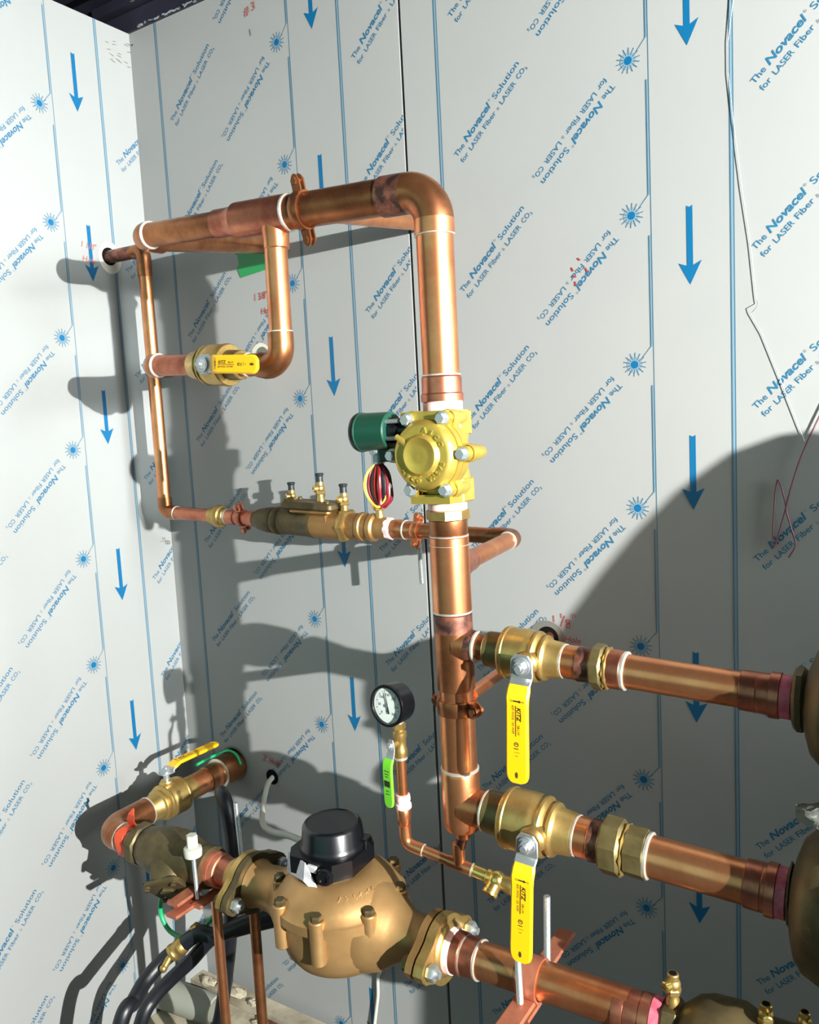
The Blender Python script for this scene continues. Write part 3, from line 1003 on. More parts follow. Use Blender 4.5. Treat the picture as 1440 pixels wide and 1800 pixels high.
for dy, dz in ((-.016, .014), (-.018, -.010)):
    k.cyl(CS + V((0, dy, dz)), CS + V((.022, dy, dz)), .0032, 'steel', 12)
part('coil_mount', k, cs)
k = MB()
NP = CS + V((-.030, .002, -.026))
k.rev(NP, (0, 0, -1), [(0, .0120), (.007, .0120), (.0075, .0100), (.021, .0100), (.0215, .0080)], 'zinc', 24)
k.rbox(CS + V((-.012, .002, -.034)), (.012, .010, .010), 'green_coil', None, .004)
part('conduit_nipple', k, cs)
rs = random.Random(11)
WC = V((.966, -.440, 1.372))
for i in range(12):
    col = ['wire_dark_red', 'wire_black', 'wire_red', 'wire_dark_red', 'wire_black', 'wire_dark_red', 'wire_red', 'wire_black', 'wire_dark_red', 'wire_yellow', 'wire_yellow', 'wire_black'][i]
    k = MB()
    wv = -.015 + .030 * (i % 6) / 5 + rs.uniform(-.002, .002)
    dy = -.009 + .006 * (i // 6) + rs.uniform(-.003, .003)
    if col == 'wire_yellow':
        wv = -.0165 - .002 * (i - 9); dy = -.014
    pts = [NP + V((.002 + wv * .2, dy * .3, -.020)), WC + V((wv * .9, dy, .020)), WC + V((wv * 1.1, dy * 1.2, 0)), WC + V((wv * .8, dy, -.018)), WC + V((wv * .2 + .004, dy, -.026 - rs.random() * .004)), WC + V((.014 + wv * .2, dy * .6, -.016)), WC + V((.015, dy * .4, .012))]
    k.tube(spline(pts, 6), (.0027 if col != 'wire_yellow' else .0013), col, 8)
    part('wire', k, cs)

# ------------------------------------------------------------------ lower riser with its three tees
XR = 1.046
P = (XR, Y0, 0)
t = thing('copper_pipe', 'thick copper riser below the brass solenoid valve with stacked tees', 'pipe', (XR, Y0, 1.1))
k = MB(); k.rev(P, Z, [(1.3325, .0275), (1.334, .0290), (1.3440, .0288), (1.3455, .0275)], 'tape_pink', 32); part('thread_tape', k, t, 'pink and white thread tape')
k = MB(); k.hexa((XR, Y0, 1.318), (XR, Y0, 1.334), .0325, 'brass', (math.cos(PI / 8), math.sin(PI / 8), 0), 8, .05); k.rev(P, Z, [(1.296, .0278), (1.297, .0285), (1.318, .0287)], 'copper_brown', 32); part('adapter', k, t)
k = MB(); seg(k, P, Z, 1.17, 1.30, .0268, 'copper'); part('pipe', k, t)
k = MB(); k.rev(P, Z, [(1.181, .0272), (1.182, .0294), (1.2925, .0294), (1.2935, .0274)], 'copper', 32)
k.rev(T1 - dl * .0, -dl, [(-.014, .021), (.006, .0205), (.016, .0182), (.040, .0176), (.041, .0150)], 'copper_pink', 26)
part('tee', k, t)
for z_, r_, w_ in ((1.2945, .0285, .003), (1.2810, .0296, .0012), (1.1805, .0290, .0045)):
    k = MB(); solder_ring(k, P, Z, z_, r_, w_); part('solder_ring', k, t)
d1 = V((1, 0, -.042)).normalized()
Q1 = V((XR, Y0, 1.1315))
k = MB(); k.rev(P, Z, [(1.062, .0276), (1.063, .0290), (1.092, .0294), (1.150, .0294), (1.151, .0294), (1.177, .0294, 'copper_burnt'), (1.178, .0274, 'copper_burnt')], 'copper_brown', 32)
k.rev(Q1, d1, [(.012, .0270), (.026, .0245), (.034, .0232), (.0375, .0228), (.0385, .0200)], 'copper_burnt', 28)
k.rev(Q1, d1, [(.010, .0290), (.022, .0262), (.027, .0244)], 'copper_brown', 28)
part('tee', k, t)
k = MB(); seg(k, P, Z, .93, 1.07, .0270, 'copper'); part('pipe', k, t)
k = MB(); solder_ring(k, P, Z, .9365, .0288, .005); part('solder_ring', k, t)
Q2 = V((XR, Y0, .8800))
k = MB(); k.rev(P, Z, [(.8255, .0105), (.834, .0115), (.838, .0200), (.842, .0262), (.848, .0286), (.858, .0294), (.930, .0294), (.934, .0280)], 'copper', 32)
k.rev(Q2, d1, [(.006, .0300), (.026, .0286), (.040, .0280), (.0420, .0262)], 'copper_brown', 30)
part('tee', k, t)
pipe_clamp('copper split clamp on the riser just below the upper right branch', (XR, Y0, 1.036), Z, V((.95, -.30, 0)), .0272, .022, (V((1.062, -.372, 1.049)), (1.030, .004, 1.042), .0098), None, .020)
# ------------------------------------------------------------------ two branches to the right
def branch(which, Q, rb, xs, rp, rbig, labels, hexR):
    """xs: ring, valve centre, end ring, adapter, burnt, union0, union1, union2, ring2, pipe end, cup end, tape end"""
    g = lambda x: (x - Q.x)
    tt = thing('copper_pipe', labels[0], 'pipe', Q + d1 * g(xs[0]))
    k = MB(); seg(k, Q, d1, g(xs[0]) - .010, g(xs[0]) + .020, rp, 'copper_brown'); part('pipe', k, tt)
    k = MB(); solder_ring(k, Q, d1, g(xs[0]), rp + .0042, .0045); part('solder_ring', k, tt)
    ball_valve(labels[1], Q + d1 * g(xs[1]), d1, (0, -1, 0), labels[5], rb, labels[6], labels[7], .0335, stem_at=labels[8], rise=labels[9], print_size=1.0, reach=labels[10])
    tt = thing('copper_pipe', labels[2], 'pipe', Q + d1 * g(xs[3]))
    k = MB(); k.rev(Q, d1, [(g(xs[2]), rp), (g(xs[2]) + .002, rbig - .0012), (g(xs[3]), rbig - .001), (g(xs[3]) + .0008, rbig), (g(xs[4]) - .004, rbig + .0004), (g(xs[4]) + .004, rbig, 'copper_burnt'), (g(xs[5]), rbig - .001, 'copper_burnt')], 'copper', 32); part('adapter', k, tt)
    k = MB(); solder_ring(k, Q, d1, g(xs[2]), rbig - .0008, .0045); part('solder_ring', k, tt)
    tt = thing('union_fitting', labels[3], 'fitting', Q + d1 * g(xs[6]))
    k = MB()
    k.hexa(Q + d1 * g(xs[5]), Q + d1 * g(xs[6]), hexR, 'brass_dull', V((0, .35, 1)), 8, .10)
    k.rev(Q, d1, [(g(xs[6]) - .001, hexR * .86), (g(xs[6]) + .002, hexR * .93), (g(xs[6]) + .004, hexR * .80)], 'brass', 8)
    part('nut', k, tt)
    k = MB()
    if which == 1:
        k.rev(Q, d1, [(g(xs[6]), rbig + .001), (g(xs[7]), rbig + .0022), (g(xs[8]) - .002, rbig + .0020), (g(xs[8]), rbig)], 'copper_pink', 32)
        k.hexa(Q + d1 * (g(xs[6]) + .001), Q + d1 * (g(xs[6]) + .007), hexR * .93, 'brass', V((0, .5, 1)), 8, .3)
    else:
        k.hexa(Q + d1 * (g(xs[6]) + .003), Q + d1 * g(xs[8]), rbig + .0045, 'brass_dull', V((0, .35, 1)), 8, .06)
    part('tailpiece', k, tt)
    k = MB(); solder_ring(k, Q, d1, g(xs[8]) + .001, rbig + .0012, .006); part('solder_ring', k, tt)
    tt = thing('copper_pipe', labels[4], 'pipe', Q + d1 * g(xs[9]))
    k = MB(); seg(k, Q, d1, g(xs[8]), g(xs[9]) + .03, rbig - .0015, 'copper'); part('pipe', k, tt)
    k = MB()
    k.rev(Q, d1, [(g(xs[9]), rbig - .001), (g(xs[9]) + .0012, rbig + .0008), (g(xs[9]) + .020, rbig + .001), (g(xs[9]) + .0205, rbig + .0004), (g(xs[9]) + .0215, rbig + .001), (g(xs[10]) - .012, rbig + .0012), (g(xs[10]) - .011, rbig + .004), (g(xs[10]), rbig + .004), (g(xs[10]) + .001, rbig)], 'copper_pink', 32)
    part('adapter', k, tt)
    k = MB(); k.rev(Q, d1, [(g(xs[10]), rbig + .0005), (g(xs[10]) + .001, rbig + .0022), (g(xs[11]) - .001, rbig + .0022), (g(xs[11]), rbig)], 'tape_red', 32); part('thread_tape', k, tt, 'raspberry red thread tape')

branch(1, Q1, .0365, (1.0855, 1.162, 1.2215, 1.2425, 1.2475, 1.263, 1.281, 1.290, 1.3065, 1.452, 1.498, 1.512), .0190, .0242,
       ('short copper nipple at the start of the upper right branch', 'brass ball valve on the upper right branch, its yellow lever hanging straight down',
        'short copper adapter between the upper right ball valve and its union', 'eight-sided brass union on the upper right branch', 'long copper pipe of the upper right branch, ending in red thread tape',
        (-.035, 0, -1), .030, .160, .018, .014, 1.40), .0315)
branch(2, Q2, .0440, (1.0905, 1.160, 1.2325, 1.2525, 1.258, 1.270, 1.301, 1.305, 1.333, 1.456, 1.493, 1.506), .0265, .0292,
       ('short copper nipple at the start of the lower right branch', 'larger brass ball valve, yellow lever hanging in front of a threaded rod',
        'short copper adapter between the lower right ball valve and its union', 'large dull eight-sided union on the lower right branch', 'long copper pipe of the lower right branch, ending in red thread tape',
        (-.055, 0, -1), .030, .166, .022, .014, 1.36), .0395)

# ------------------------------------------------------------------ backflow bodies at the right edge
def backflow(label, Q, x0, rh, R, yc, xc, cover_r, nl):
    t = thing('backflow_preventer', label, 'valve', Q + d1 * (xc - Q.x))
    k = MB()
    g = lambda x: x - Q.x
    k.hexa(Q + d1 * g(x0), Q + d1 * g(x0 + nl), rh, 'bronze_dark', V((0, .3, 1)), 8, .1)
    part('inlet_nut', k, t)
    k = MB()
    k.rev(Q, d1, [(g(x0 + nl - .001), rh * .84), (g(x0 + nl + .003), R * .55), (g(x0 + nl + .009), R * .76), (g(x0 + nl + .020), R * .89), (g(x0 + nl + .038), R * .97), (g(x0 + nl + .062), R), (g(x0 + .20), R), (g(x0 + .26), R * .9)], 'bronze_dark', 36)
    k.rev(Q + d1 * g(xc) + V((0, 0, 0)), (0, -1, 0), [(0, cover_r * .9), (abs(yc) * .55, cover_r * .92), (abs(yc) * .6, cover_r), (abs(yc) * .80, cover_r)], 'bronze_dark', 40)
    part('body', k, t)
    k = MB()
    k.rev(Q + d1 * g(xc), (0, -1, 0), [(abs(yc) * .79, cover_r * .985), (abs(yc) * .81, cover_r * 1.03), (abs(yc), cover_r * 1.0), (abs(yc) + .006, cover_r * .90), (abs(yc) + .014, cover_r * .55), (abs(yc) + .016, .004)], 'bronze_dark', 40)
    cv = part('cover', k, t)
    for j in range(6):
        a = 2 * PI * (j + .5) / 6
        hex_bolt(cv, Q + d1 * g(xc) + V((cover_r * .88 * math.cos(a), -abs(yc) - .003, cover_r * .88 * math.sin(a))), (0, -1, 0), .006, .006, 'zinc')
    return t
backflow('bronze backflow body cut off by the right edge, on the upper branch', Q1, 1.513, .0390, .082, .088, 1.656, .084, .014)
t2 = backflow('bronze backflow body at the right edge, beneath the grey rag', Q2, 1.507, .0400, .094, .092, 1.640, .090, .004)
k = MB()
k.rbox((1.76, -.40, .905), (.085, .075, .115), 'bronze_dark', None, .03)  # added block out of view, stops lamp light leaking between the bodies
part('light_gap_block', k, t2)
# unseen domed form, added and profiled to throw the round shade on the back wall
t = thing('shade_caster', 'grey domed form added beyond the right edge to cast the round shade', 'shade caster', (2.20, -.49, 0))
k = MB()
k.rev((2.20, -.49, 0), Z, [(.30, .06), (.33, .14), (.42, .20), (.60, .236), (.80, .240), (1.00, .233), (1.10, .213), (1.20, .180), (1.292, .141), (1.352, .116), (1.401, .0925), (1.443, .068), (1.479, .038), (1.494, .010)], 'caster_grey', 48)
part('shell', k, t)
for a in (90, 210, 330):
    k = MB(); q = V((2.20 + .15 * math.cos(math.radians(a)), -.49 + .15 * math.sin(math.radians(a)), 0))
    k.box(q + V((0, 0, .19)), (.014, .014, .19), 'caster_grey'); part('leg', k, t)
# rag on the lower body
k = MB()
rs = random.Random(5)
n1, n2 = 26, 18
grid = []
for i in range(n1):
    row = []
    for j in range(n2):
        u = i / (n1 - 1); v = j / (n2 - 1)
        wd = .012 + .105 * min(1, u * 2.2) ** .7
        x = 1.519 + .15 * u; y = -.425 + (v - .5) * wd
        hump = (1 - (2 * v - 1) ** 2)
        z = .984 + (.010 + .034 * min(1, u * 2.0)) * hump + .006 * math.sin(8 * u + 5 * v) * min(1, u * 3) + .005 * math.sin(19 * v + 5 * u) * min(1, u * 3) + rs.uniform(-.0018, .0018) - .022 * u
        row.append(k.bm.verts.new((x, y, z)))
    grid.append(row)
im = k.mi('rag_grey')
for i in range(n1 - 1):
    for j in range(n2 - 1):
        k.bm.faces.new((grid[i][j], grid[i + 1][j], grid[i + 1][j + 1], grid[i][j + 1])).material_index = im
bmesh.ops.solidify(k.bm, geom=k.bm.faces[:], thickness=.003)
single('rag', k, 'crumpled grey rag lying on the lower bronze body at the right edge', 'rag', (1.60, -.41, .96), smooth=60)

# ------------------------------------------------------------------ gauge, its cock and the little drain line under the riser
t = thing('copper_pipe', 'thin copper line from the riser foot over to the pressure gauge', 'pipe', (1.036, Y0, .79))
ZT = .7785
k = MB(); k.cyl((XR, Y0, .830), (1.037, Y0, .800), .0082, 'copper_burnt', 20); k.rev((1.037, Y0, 0), Z, [(ZT - .004, .0095), (.796, .0098), (.805, .0100), (.814, .0096), (.815, .008)], 'copper', 20)
d2 = V((-.095, -.012, .020)).normalized()
T0 = V((1.037, Y0, ZT))
k.rev(T0 - d2 * .020, d2, [(0, .0098), (.038, .0098), (.0385, .008)], 'copper', 20)
part('tee', k, t)
k = MB(); k.cyl(T0, T0 + d2 * .085, .0080, 'copper', 22); part('pipe', k, t)
EG = T0 + d2 * .0935
k = MB()
k.tube([EG - d2 * .030, EG - d2 * .014] + [EG - d2 * (.014 * (1 - q) ** 2) + Z * (.014 * q * q) for q in [i / 8 for i in range(1, 8)]] + [EG + Z * .014, EG + Z * .030], .0098, 'copper', 20)
solder_ring(k, EG, -d2, .031, .0093, .002)
part('elbow', k, t)
k = MB()
gx = EG + Z * 0
k.rev(gx, Z, [(.028, .0082), (.034, .0095), (.036, .0110), (.056, .0118), (.058, .0108)], 'copper', 22)
k.rev(gx, Z, [(.058, .0108), (.060, .0128), (.066, .0128), (.067, .0110), (.072, .0110), (.073, .0118), (.081, .0112), (.082, .0085)], 'tape_pink', 22)
part('coupling', k, t)
k = MB(); k.cyl(gx + Z * .080, gx + Z * .142, .0082, 'copper', 22); part('pipe', k, t)
# mini valve with lime lever
mv = gx + Z * .165
t = thing('ball_valve', 'mini brass valve with lime green lever below the pressure gauge', 'valve', mv)
k = MB()
k.rev(gx, Z, [(.139, .0090), (.140, .0106), (.144, .0106, 'solder'), (.145, .0106), (.150, .0112), (.156, .0112), (.160, .0095), (.172, .0095), (.176, .0112), (.184, .0112), (.186, .0085), (.190, .0085)], 'brass', 24)
sd = V((-.20, -.98, 0)).normalized()
k.rev(mv + Z * .002, sd, [(.006, .0062), (.017, .0056), (.018, .0045), (.022, .0045)], 'brass', 18)
part('body', k, t)
k = MB()
ms = sd.cross(V((0, 0, -1)))
mb_ = mv + Z * .002 + sd * .019
ribbon(k, [mb_ + Z * .010, mb_ + Z * .004, mb_ - Z * .006, mb_ - Z * .016 + sd * .004, mb_ - Z * .024 + sd * .009], [.008, .013, .014, .0175, .0185], .0018, ms, 'zinc')
lv = part('lever', k, t)
k = MB()
ribbon(k, [mb_ - Z * (.019) + sd * .006, mb_ - Z * .026 + sd * .010, mb_ - Z * .034 + sd * .011, mb_ - Z * .085 + sd * .011, mb_ - Z * .091 + sd * .011, mb_ - Z * .094 + sd * .011, mb_ - Z * .0955 + sd * .011], [.0195, .0205, .0205, .0205, .018, .013, .007], .005, ms, 'lime_grip')
fx = mb_ + sd * .0137
k.prism([fx - Z * .052 + ms * .006, fx - Z * .062 + ms * .006, fx - Z * .062 - ms * .006, fx - Z * .052 - ms * .006], sd * .0001, 'ink_black')
for a0, w in ((.036, .0055), (.041, .004), (.045, .003), (.068, .003), (.073, .0035)):
    k.prism([fx - Z * a0 + ms * w, fx - Z * (a0 + .0012) + ms * w, fx - Z * (a0 + .0012) - ms * w, fx - Z * a0 - ms * w], sd * .0001, 'ink_black')
part('grip', k, lv)
k = MB(); k.hexa(mb_ + sd * .0005, mb_ + sd * .005, .006, 'steel'); k.cyl(mb_ + sd * .004, mb_ + sd * .008, .003, 'steel', 12); part('nut', k, t)
# pressure gauge
GC = V((gx.x - .003, gx.y - .012, gx.z + .2325))
t = thing('pressure_gauge', 'round black pressure gauge with white dial left of the riser', 'gauge', GC)
nf = V((-.10, -1, .06)).normalized()
k = MB()
k.rev(GC, nf, [(-.022, .027), (-.019, .0305), (.006, .0325), (.012, .0332), (.0142, .0325), (.0145, .0285), (.0125, .0278), (.0100, .0275)], 'black_plastic', 44)
cs = part('case', k, t)
up = (Z - nf * nf.z).normalized(); rt = up.cross(nf) * -1
rt = nf.cross(up) * 1.0
rt = up.cross(nf)
k = MB()
k.rev(GC, nf, [(.0095, .0276), (.0102, .0276)], 'dial_white', 44)
fo = GC + nf * .0104
for i in range(28):
    a = math.radians(225 - 270 * i / 27)
    rr = rt * math.cos(a) + up * math.sin(a); tt_ = rt * -math.sin(a) + up * math.cos(a)
    w = .0005 if i % 3 == 0 else .00025
    r0 = .0205 if i % 3 == 0 else .0220
    k.poly([fo + rr * r0 - tt_ * w, fo + rr * .0240 - tt_ * w, fo + rr * .0240 + tt_ * w, fo + rr * r0 + tt_ * w], 'ink_black')
for i, s in enumerate(('0', '50', '100', '150', '200', '250', '300')):
    a = math.radians(225 - 270 * i / 6)
    w = text_mesh(s)[2] * .0042 / .7
    k.text(s, fo + (rt * math.cos(a) + up * math.sin(a)) * .0168 - rt * (w / 2) - up * .002, rt, up, .0042, 'ink_black')
k.text('psi', fo - rt * .004 - up * .010, rt, up, .003, 'ink_black')
part('dial', k, cs)
k = MB()
a = math.radians(103)
rr = rt * math.cos(a) + up * math.sin(a); tt_ = rt * -math.sin(a) + up * math.cos(a)
f2 = GC + nf * .0112
k.prism([f2 - rr * .013 - tt_ * .0014, f2 - rr * .004 - tt_ * .0010, f2 + rr * .020 - tt_ * .0003, f2 + rr * .020 + tt_ * .0003, f2 - rr * .004 + tt_ * .0010, f2 - rr * .013 + tt_ * .0014], nf * .0005, 'ink_black')
k.rev(f2, nf, [(0, .0028), (.0012, .0024)], 'zinc', 16)
part('needle', k, cs)
k = MB(); k.rev(GC, nf, [(.0126, .0281), (.0130, .0281)], 'gauge_glass', 44); part('glass', k, cs)
k = MB(); k.hexa(gx + Z * .189, gx + Z * .199, .0105, 'brass', None, 6); k.rev(gx, Z, [(.198, .0072), (.206, .0078, 'solder'), (.212, .0085)], 'brass', 18); part('socket', k, t)
# boiler drain
DR = T0 - d2 * .020
t = thing('drain_valve', 'small brass drain cock on the end of the thin line below the riser', 'valve', DR)
k = MB()
k.rev(DR, -d2, [(0, .0085), (.0005, .0105, 'solder'), (.003, .0105, 'solder'), (.004, .0090), (.024, .0092), (.026, .0115), (.032, .0115)], 'brass_bright', 22)
BC = DR - d2 * .042
k.sph(BC, .0140, 'brass_bright')
dn = V((-.20, -.72, -.62)).normalized()
k.rev(BC, dn, [(.004, .0110), (.018, .0112), (.019, .0125), (.024, .0125), (.0245, .0092), (.012, .0088)], 'brass_bright', 22, caps=False)
k.rev(BC, -d2, [(.008, .0110), (.016, .0118), (.020, .0135), (.026, .0135), (.028, .0085), (.034, .0085), (.036, .0115), (.046, .0120), (.050, .010)], 'brass', 22)
part('body', k, t)
k = MB(); k.rev(BC, dn, [(.013, .0085), (.014, .0085)], 'void_black', 20); part('outlet', k, t)

# ------------------------------------------------------------------ water meter run along the bottom
ZM = .626
M0 = V((0, Y0 + .005, ZM)); YM = M0.y
MC = V((.792, YM, ZM))
t = thing('water_meter', 'large bronze water meter with black register head', 'meter', MC)
k = MB()
prof = [(-.078, .012), (-.077, .045), (-.073, .066), (-.062, .086), (-.044, .099), (-.022, .105), (.0, .107), (.030, .107)]
k.rev(MC, Z, prof, 'bronze_meter', 56)
# inlet and outlet necks of an oval bore
k.rev(MC, X, [(.040, .078), (.075, .076), (.100, .066), (.122, .050), (.140, .040), (.172, .037), (.186, .044)], 'bronze_meter', 36)
k.rev(MC, -X, [(.040, .078), (.075, .076), (.100, .066), (.122, .050), (.140, .041), (.180, .038), (.195, .044)], 'bronze_meter', 36)
bd = part('body', k, t)
k = MB()
k.rev(MC, Z, [(.022, .107), (.024, .1145), (.040, .1145), (.043, .110), (.054, .103), (.066, .092), (.076, .078), (.082, .064), (.084, .050), (.0845, .020)], 'bronze_meter', 56)
dm = part('dome', k, t)
kk = MB()
rs = random.Random(21)
for i in range(6):                       # worn raised casting marks, not legible
    a = math.radians(-52 + 8.5 * i)
    rad = V((math.cos(a), math.sin(a), 0)); ux = V((-math.sin(a), math.cos(a), 0)); upv = (Z * .72 - rad * .69).normalized()
    c0 = MC + rad * .0835 + Z * .0725
    for q in range(3):
        kk.box(c0 + ux * rs.uniform(-.003, .003) + upv * (-.003 + .003 * q), (rs.uniform(.0008, .0026), .0012, .0008), 'bronze_meter', ((ux + upv * rs.uniform(-.8, .8)), ux.cross(upv), upv))
part('cast_mark', kk, dm)
for j in range(8):
    a = math.radians(-118 + 45.5 * j)
    rad = V((math.cos(a), math.sin(a), 0))
    q = MC + rad * .1085
    k = MB()
    k.rev(q, Z, [(-.022, .0105), (-.020, .0125), (.020, .0130), (.051, .0130), (.053, .0115)], 'bronze_meter', 22)
    bo = part('lug', k, t)
    k = MB()
    k.hexa(q + Z * .052, q + Z * .062, .0100, 'bronze_dark', None, 6, .2)
    part('bolt', k, bo)
RC = V((.779, YM, ZM))
k = MB()
oct_ = [(-.045, -.058), (.040, -.058), (.062, -.030), (.062, .040), (.045, .058), (-.045, .058), (-.060, .040), (-.060, -.034)]
ang = math.radians(4)
def oc(z, s):
    return [RC + V(((x * math.cos(ang) - y * math.sin(ang)) * s, (x * math.sin(ang) + y * math.cos(ang)) * s, z)) for x, y in oct_]
k.prism(oc(.078, .86), Z * .016, 'black_plastic')
k.prism(oc(.090, 1.0), Z * .030, 'black_plastic')
k.rev(RC, Z, [(.060, .050), (.080, .048)], 'black_plastic', 36)
rg = part('register', k, t)
k = MB()
k.rev(RC + V((.002, .004, 0)), Z, [(.119, .0575), (.123, .0580), (.127, .0565), (.131, .0545), (.156, .0515), (.160, .0490), (.162, .0455), (.1605, .0440), (.1608, .012)], 'black_plastic', 44)
k.rbox(RC + V((.050, .022, .128)), (.016, .010, .009), 'black_plastic', None, .003)
part('lid', k, rg)
k = MB()
pc = RC + V((.030, -.056, .100))
k.rev(pc, (.35, -.94, 0), [(0, .0150), (.006, .0150), (.007, .0120), (.012, .0115), (.0125, .0070), (.009, .0065)], 'black_plastic', 22)
k.rbox(RC + V((.006, -.060, .108)), (.010, .003, .006), 'label_silver', None, .002)
part('terminal_cap', k, rg)
k = MB()
a_, b_, c_, d_ = RC + V((-.058, -.046, .115)), RC + V((-.006, -.064, .117)), RC + V((-.008, -.068, .086)), RC + V((-.058, -.052, .083))
k.prism([a_, b_, c_, d_], V((.0005, .0012, 0)), 'label_silver')
k.prism([b_, RC + V((.020, -.066, .078)), RC + V((.012, -.068, .074)), c_], V((.0005, .0012, 0)), 'label_silver')
part('label_plate', k, rg, 'silver paper label peeling off the front')
# oval flanges
def oval_flange(label, x0, x1, sgn, tilt, layers, mats_, tape_s=None):
    t = thing('pipe_flange', label, 'flange', (x0, YM, ZM))
    th = math.radians(tilt)
    u = V((0, math.cos(th), math.sin(th))); v = V((0, -math.sin(th), math.cos(th)))
    def outline(s):
        pts = []
        for i in range(48):
            a = 2 * PI * i / 48
            # hull of a centre disc and two bolt ears
            best = .048 * s
            for q in (1, -1):
                cc = q * .056 * s
                dd = cc * math.cos(a); rr = .0210 * s
                ds_ = rr * rr - (cc * math.sin(a)) ** 2
                if dd > 0 and ds_ > 0:
                    best = max(best, dd + math.sqrt(ds_))
            pts.append(best)
        pts = [(pts[i - 2] + pts[i - 1] + pts[i] * 2 + pts[(i + 1) % 48] + pts[(i + 2) % 48]) / 6 for i in range(48)]
        pts = [max(p, 0) for p in pts]
        return [u * (pts[i] * math.cos(2 * PI * i / 48)) + v * (pts[i] * math.sin(2 * PI * i / 48)) for i in range(48)]
    n = len(layers)
    for i, (a, b, s) in enumerate(layers):
        k = MB()
        ol = outline(s)
        c0 = V((a, YM, ZM))
        k.prism([c0 + p for p in ol], X * (b - a), mats_[i])
        part('plate', k, t)
    for q in (1, -1):
        c0 = V((0, YM, ZM)) + u * (.062 * q)
        k = MB()
        k.hexa(c0 + X * (x0 - .012), c0 + X * (x0), .0125, 'brass_dull')
        k.cyl(c0 + X * (x0 - .002), c0 + X * (x1 + .020), .0058, 'zinc', 14)
        k.hexa(c0 + X * (x1), c0 + X * (x1 + .013), .0135, 'zinc', None, 6, .2)
        part('bolt', k, t)
    return t
t = oval_flange('oval two-bolt bronze flange at the right outlet of the water meter', .974, 1.007, 1, 0, ((.974, .986, 1.10), (.986, .990, .95), (.990, 1.006, 1.12)), ('bronze', 'black_rubber', 'brass'))
k = MB(); k.rev((0, YM, ZM), X, [(1.004, .044), (1.009, .041), (1.012, .0360)], 'brass', 32); part('hub', k, t)
t = oval_flange('dark oval bronze flange at the left inlet of the water meter', .568, .597, -1, 8, ((.568, .580, 1.12), (.580, .583, .95), (.583, .596, 1.14)), ('brass', 'black_rubber', 'bronze_dark'))
k = MB(); k.rev((0, YM, ZM), X, [(.540, .034), (.556, .040), (.569, .044)], 'brass', 32); part('hub', k, t)
# copper run to the right
t = thing('copper_pipe', 'thick copper run leaving the water meter flange to the lower right', 'pipe', (1.15, YM, ZM))
Pm = (0, YM, ZM)
k = MB(); k.rev(Pm, X, [(1.009, .033), (1.011, .0352), (1.021, .0345), (1.022, .033)], 'tape_pink', 32); part('thread_tape', k, t, 'pink thread tape')
k = MB(); k.rev(Pm, X, [(1.020, .0315), (1.022, .0330), (1.036, .0325), (1.037, .0300), (1.040, .0302, 'solder'), (1.042, .0306), (1.062, .0306), (1.0635, .0290)], 'copper_pink', 32); part('adapter', k, t)
k = MB(); solder_ring(k, Pm, X, 1.064, .0300, .005); part('solder_ring', k, t)
k = MB(); k.cyl((1.04, YM, ZM), (1.30, YM, ZM + .003), .0280, 'copper', 32); part('pipe', k, t)
k = MB(); k.rev(Pm, X, [(1.280, .0288), (1.281, .0304), (1.296, .0304), (1.297, .0298), (1.298, .0306), (1.318, .0306), (1.3185, .0316), (1.332, .0316), (1.333, .030)], 'copper_pink', 32); part('coupling', k, t)
k = MB(); k.rev(Pm, X, [(1.3325, .0300), (1.3335, .0322), (1.3400, .0322, 'tape_red'), (1.3460, .0316, 'tape_red')], 'tape_pink', 32); part('thread_tape', k, t, 'white and raspberry thread tape')
# control valve at the bottom right with brass test cocks
t = thing('backflow_preventer', 'dark backflow assembly at the bottom right corner with three open brass test cocks', 'valve', (1.45, YM, ZM))
k = MB(); k.hexa((1.346, YM, ZM), (1.372, YM, ZM), .037, 'bronze_dark'); part('inlet_nut', k, t)
k = MB()
k.rev(Pm, X, [(1.370, .030), (1.376, .036), (1.392, .050), (1.410, .056), (1.450, .058), (1.470, .050), (1.60, .050), (1.62, .060), (1.74, .060), (1.76, .040)], 'bronze_dark', 32)
part('body', k, t)
test_cock(t, (1.360, YM, ZM + .034), (.02, 0, 1), False, (-.5, -.85, 0), 1.2)
test_cock(t, (1.478, YM - .002, ZM + .036), (.02, 0, 1), False, (.3, -.9, 0), 1.12)
test_cock(t, (1.523, YM - .002, ZM + .046), (.02, 0, 1), False, (.5, -.8, 0), 1.0)

# ------------------------------------------------------------------ strut clamps with copper posts
def strut_clamp(label, x, rpipe, zbar, ybars, rods, bars, m='copper_strut'):
    t = thing('pipe_clamp', label, 'clamp', (x, YM, ZM))
    k = MB()
    R = rpipe + .004
    k.rev((x, YM, ZM), X, [(-.016, rpipe), (-.016, R), (.016, R), (.016, rpipe)], m, 36, caps=False)
    part('band', k, t)
    for (a, b, w, th) in bars:
        k = MB()
        ribbon(k, [V(a), V(a) * .5 + V(b) * .5, V(b)], [w, w, w], th, X, m)
        part('strut', k, t)
    for (a, b, r) in rods:
        k = MB(); threaded(k, a, b, r); o = part('threaded_rod', k, t, 'zinc threaded rod')
    return t
t = strut_clamp('copper strut clamp with two threaded rods on the run right of the water meter', 1.152, .0282, .61, None,
                [((1.150, YM - .040, ZM - .045), (1.148, YM - .040, .715), .0052), ((1.156, YM + .044, ZM - .02), (1.160, YM + .044, .735), .0055)],
                [((1.152, YM - .150, ZM - .018), (1.152, YM - .030, ZM - .018), .034, .007), ((1.152, YM + .030, ZM - .004), (1.152, YM + .135, ZM - .004), .030, .007), ((1.152, YM - .05, ZM - .034), (1.152, YM + .06, ZM - .034), .030, .006)])
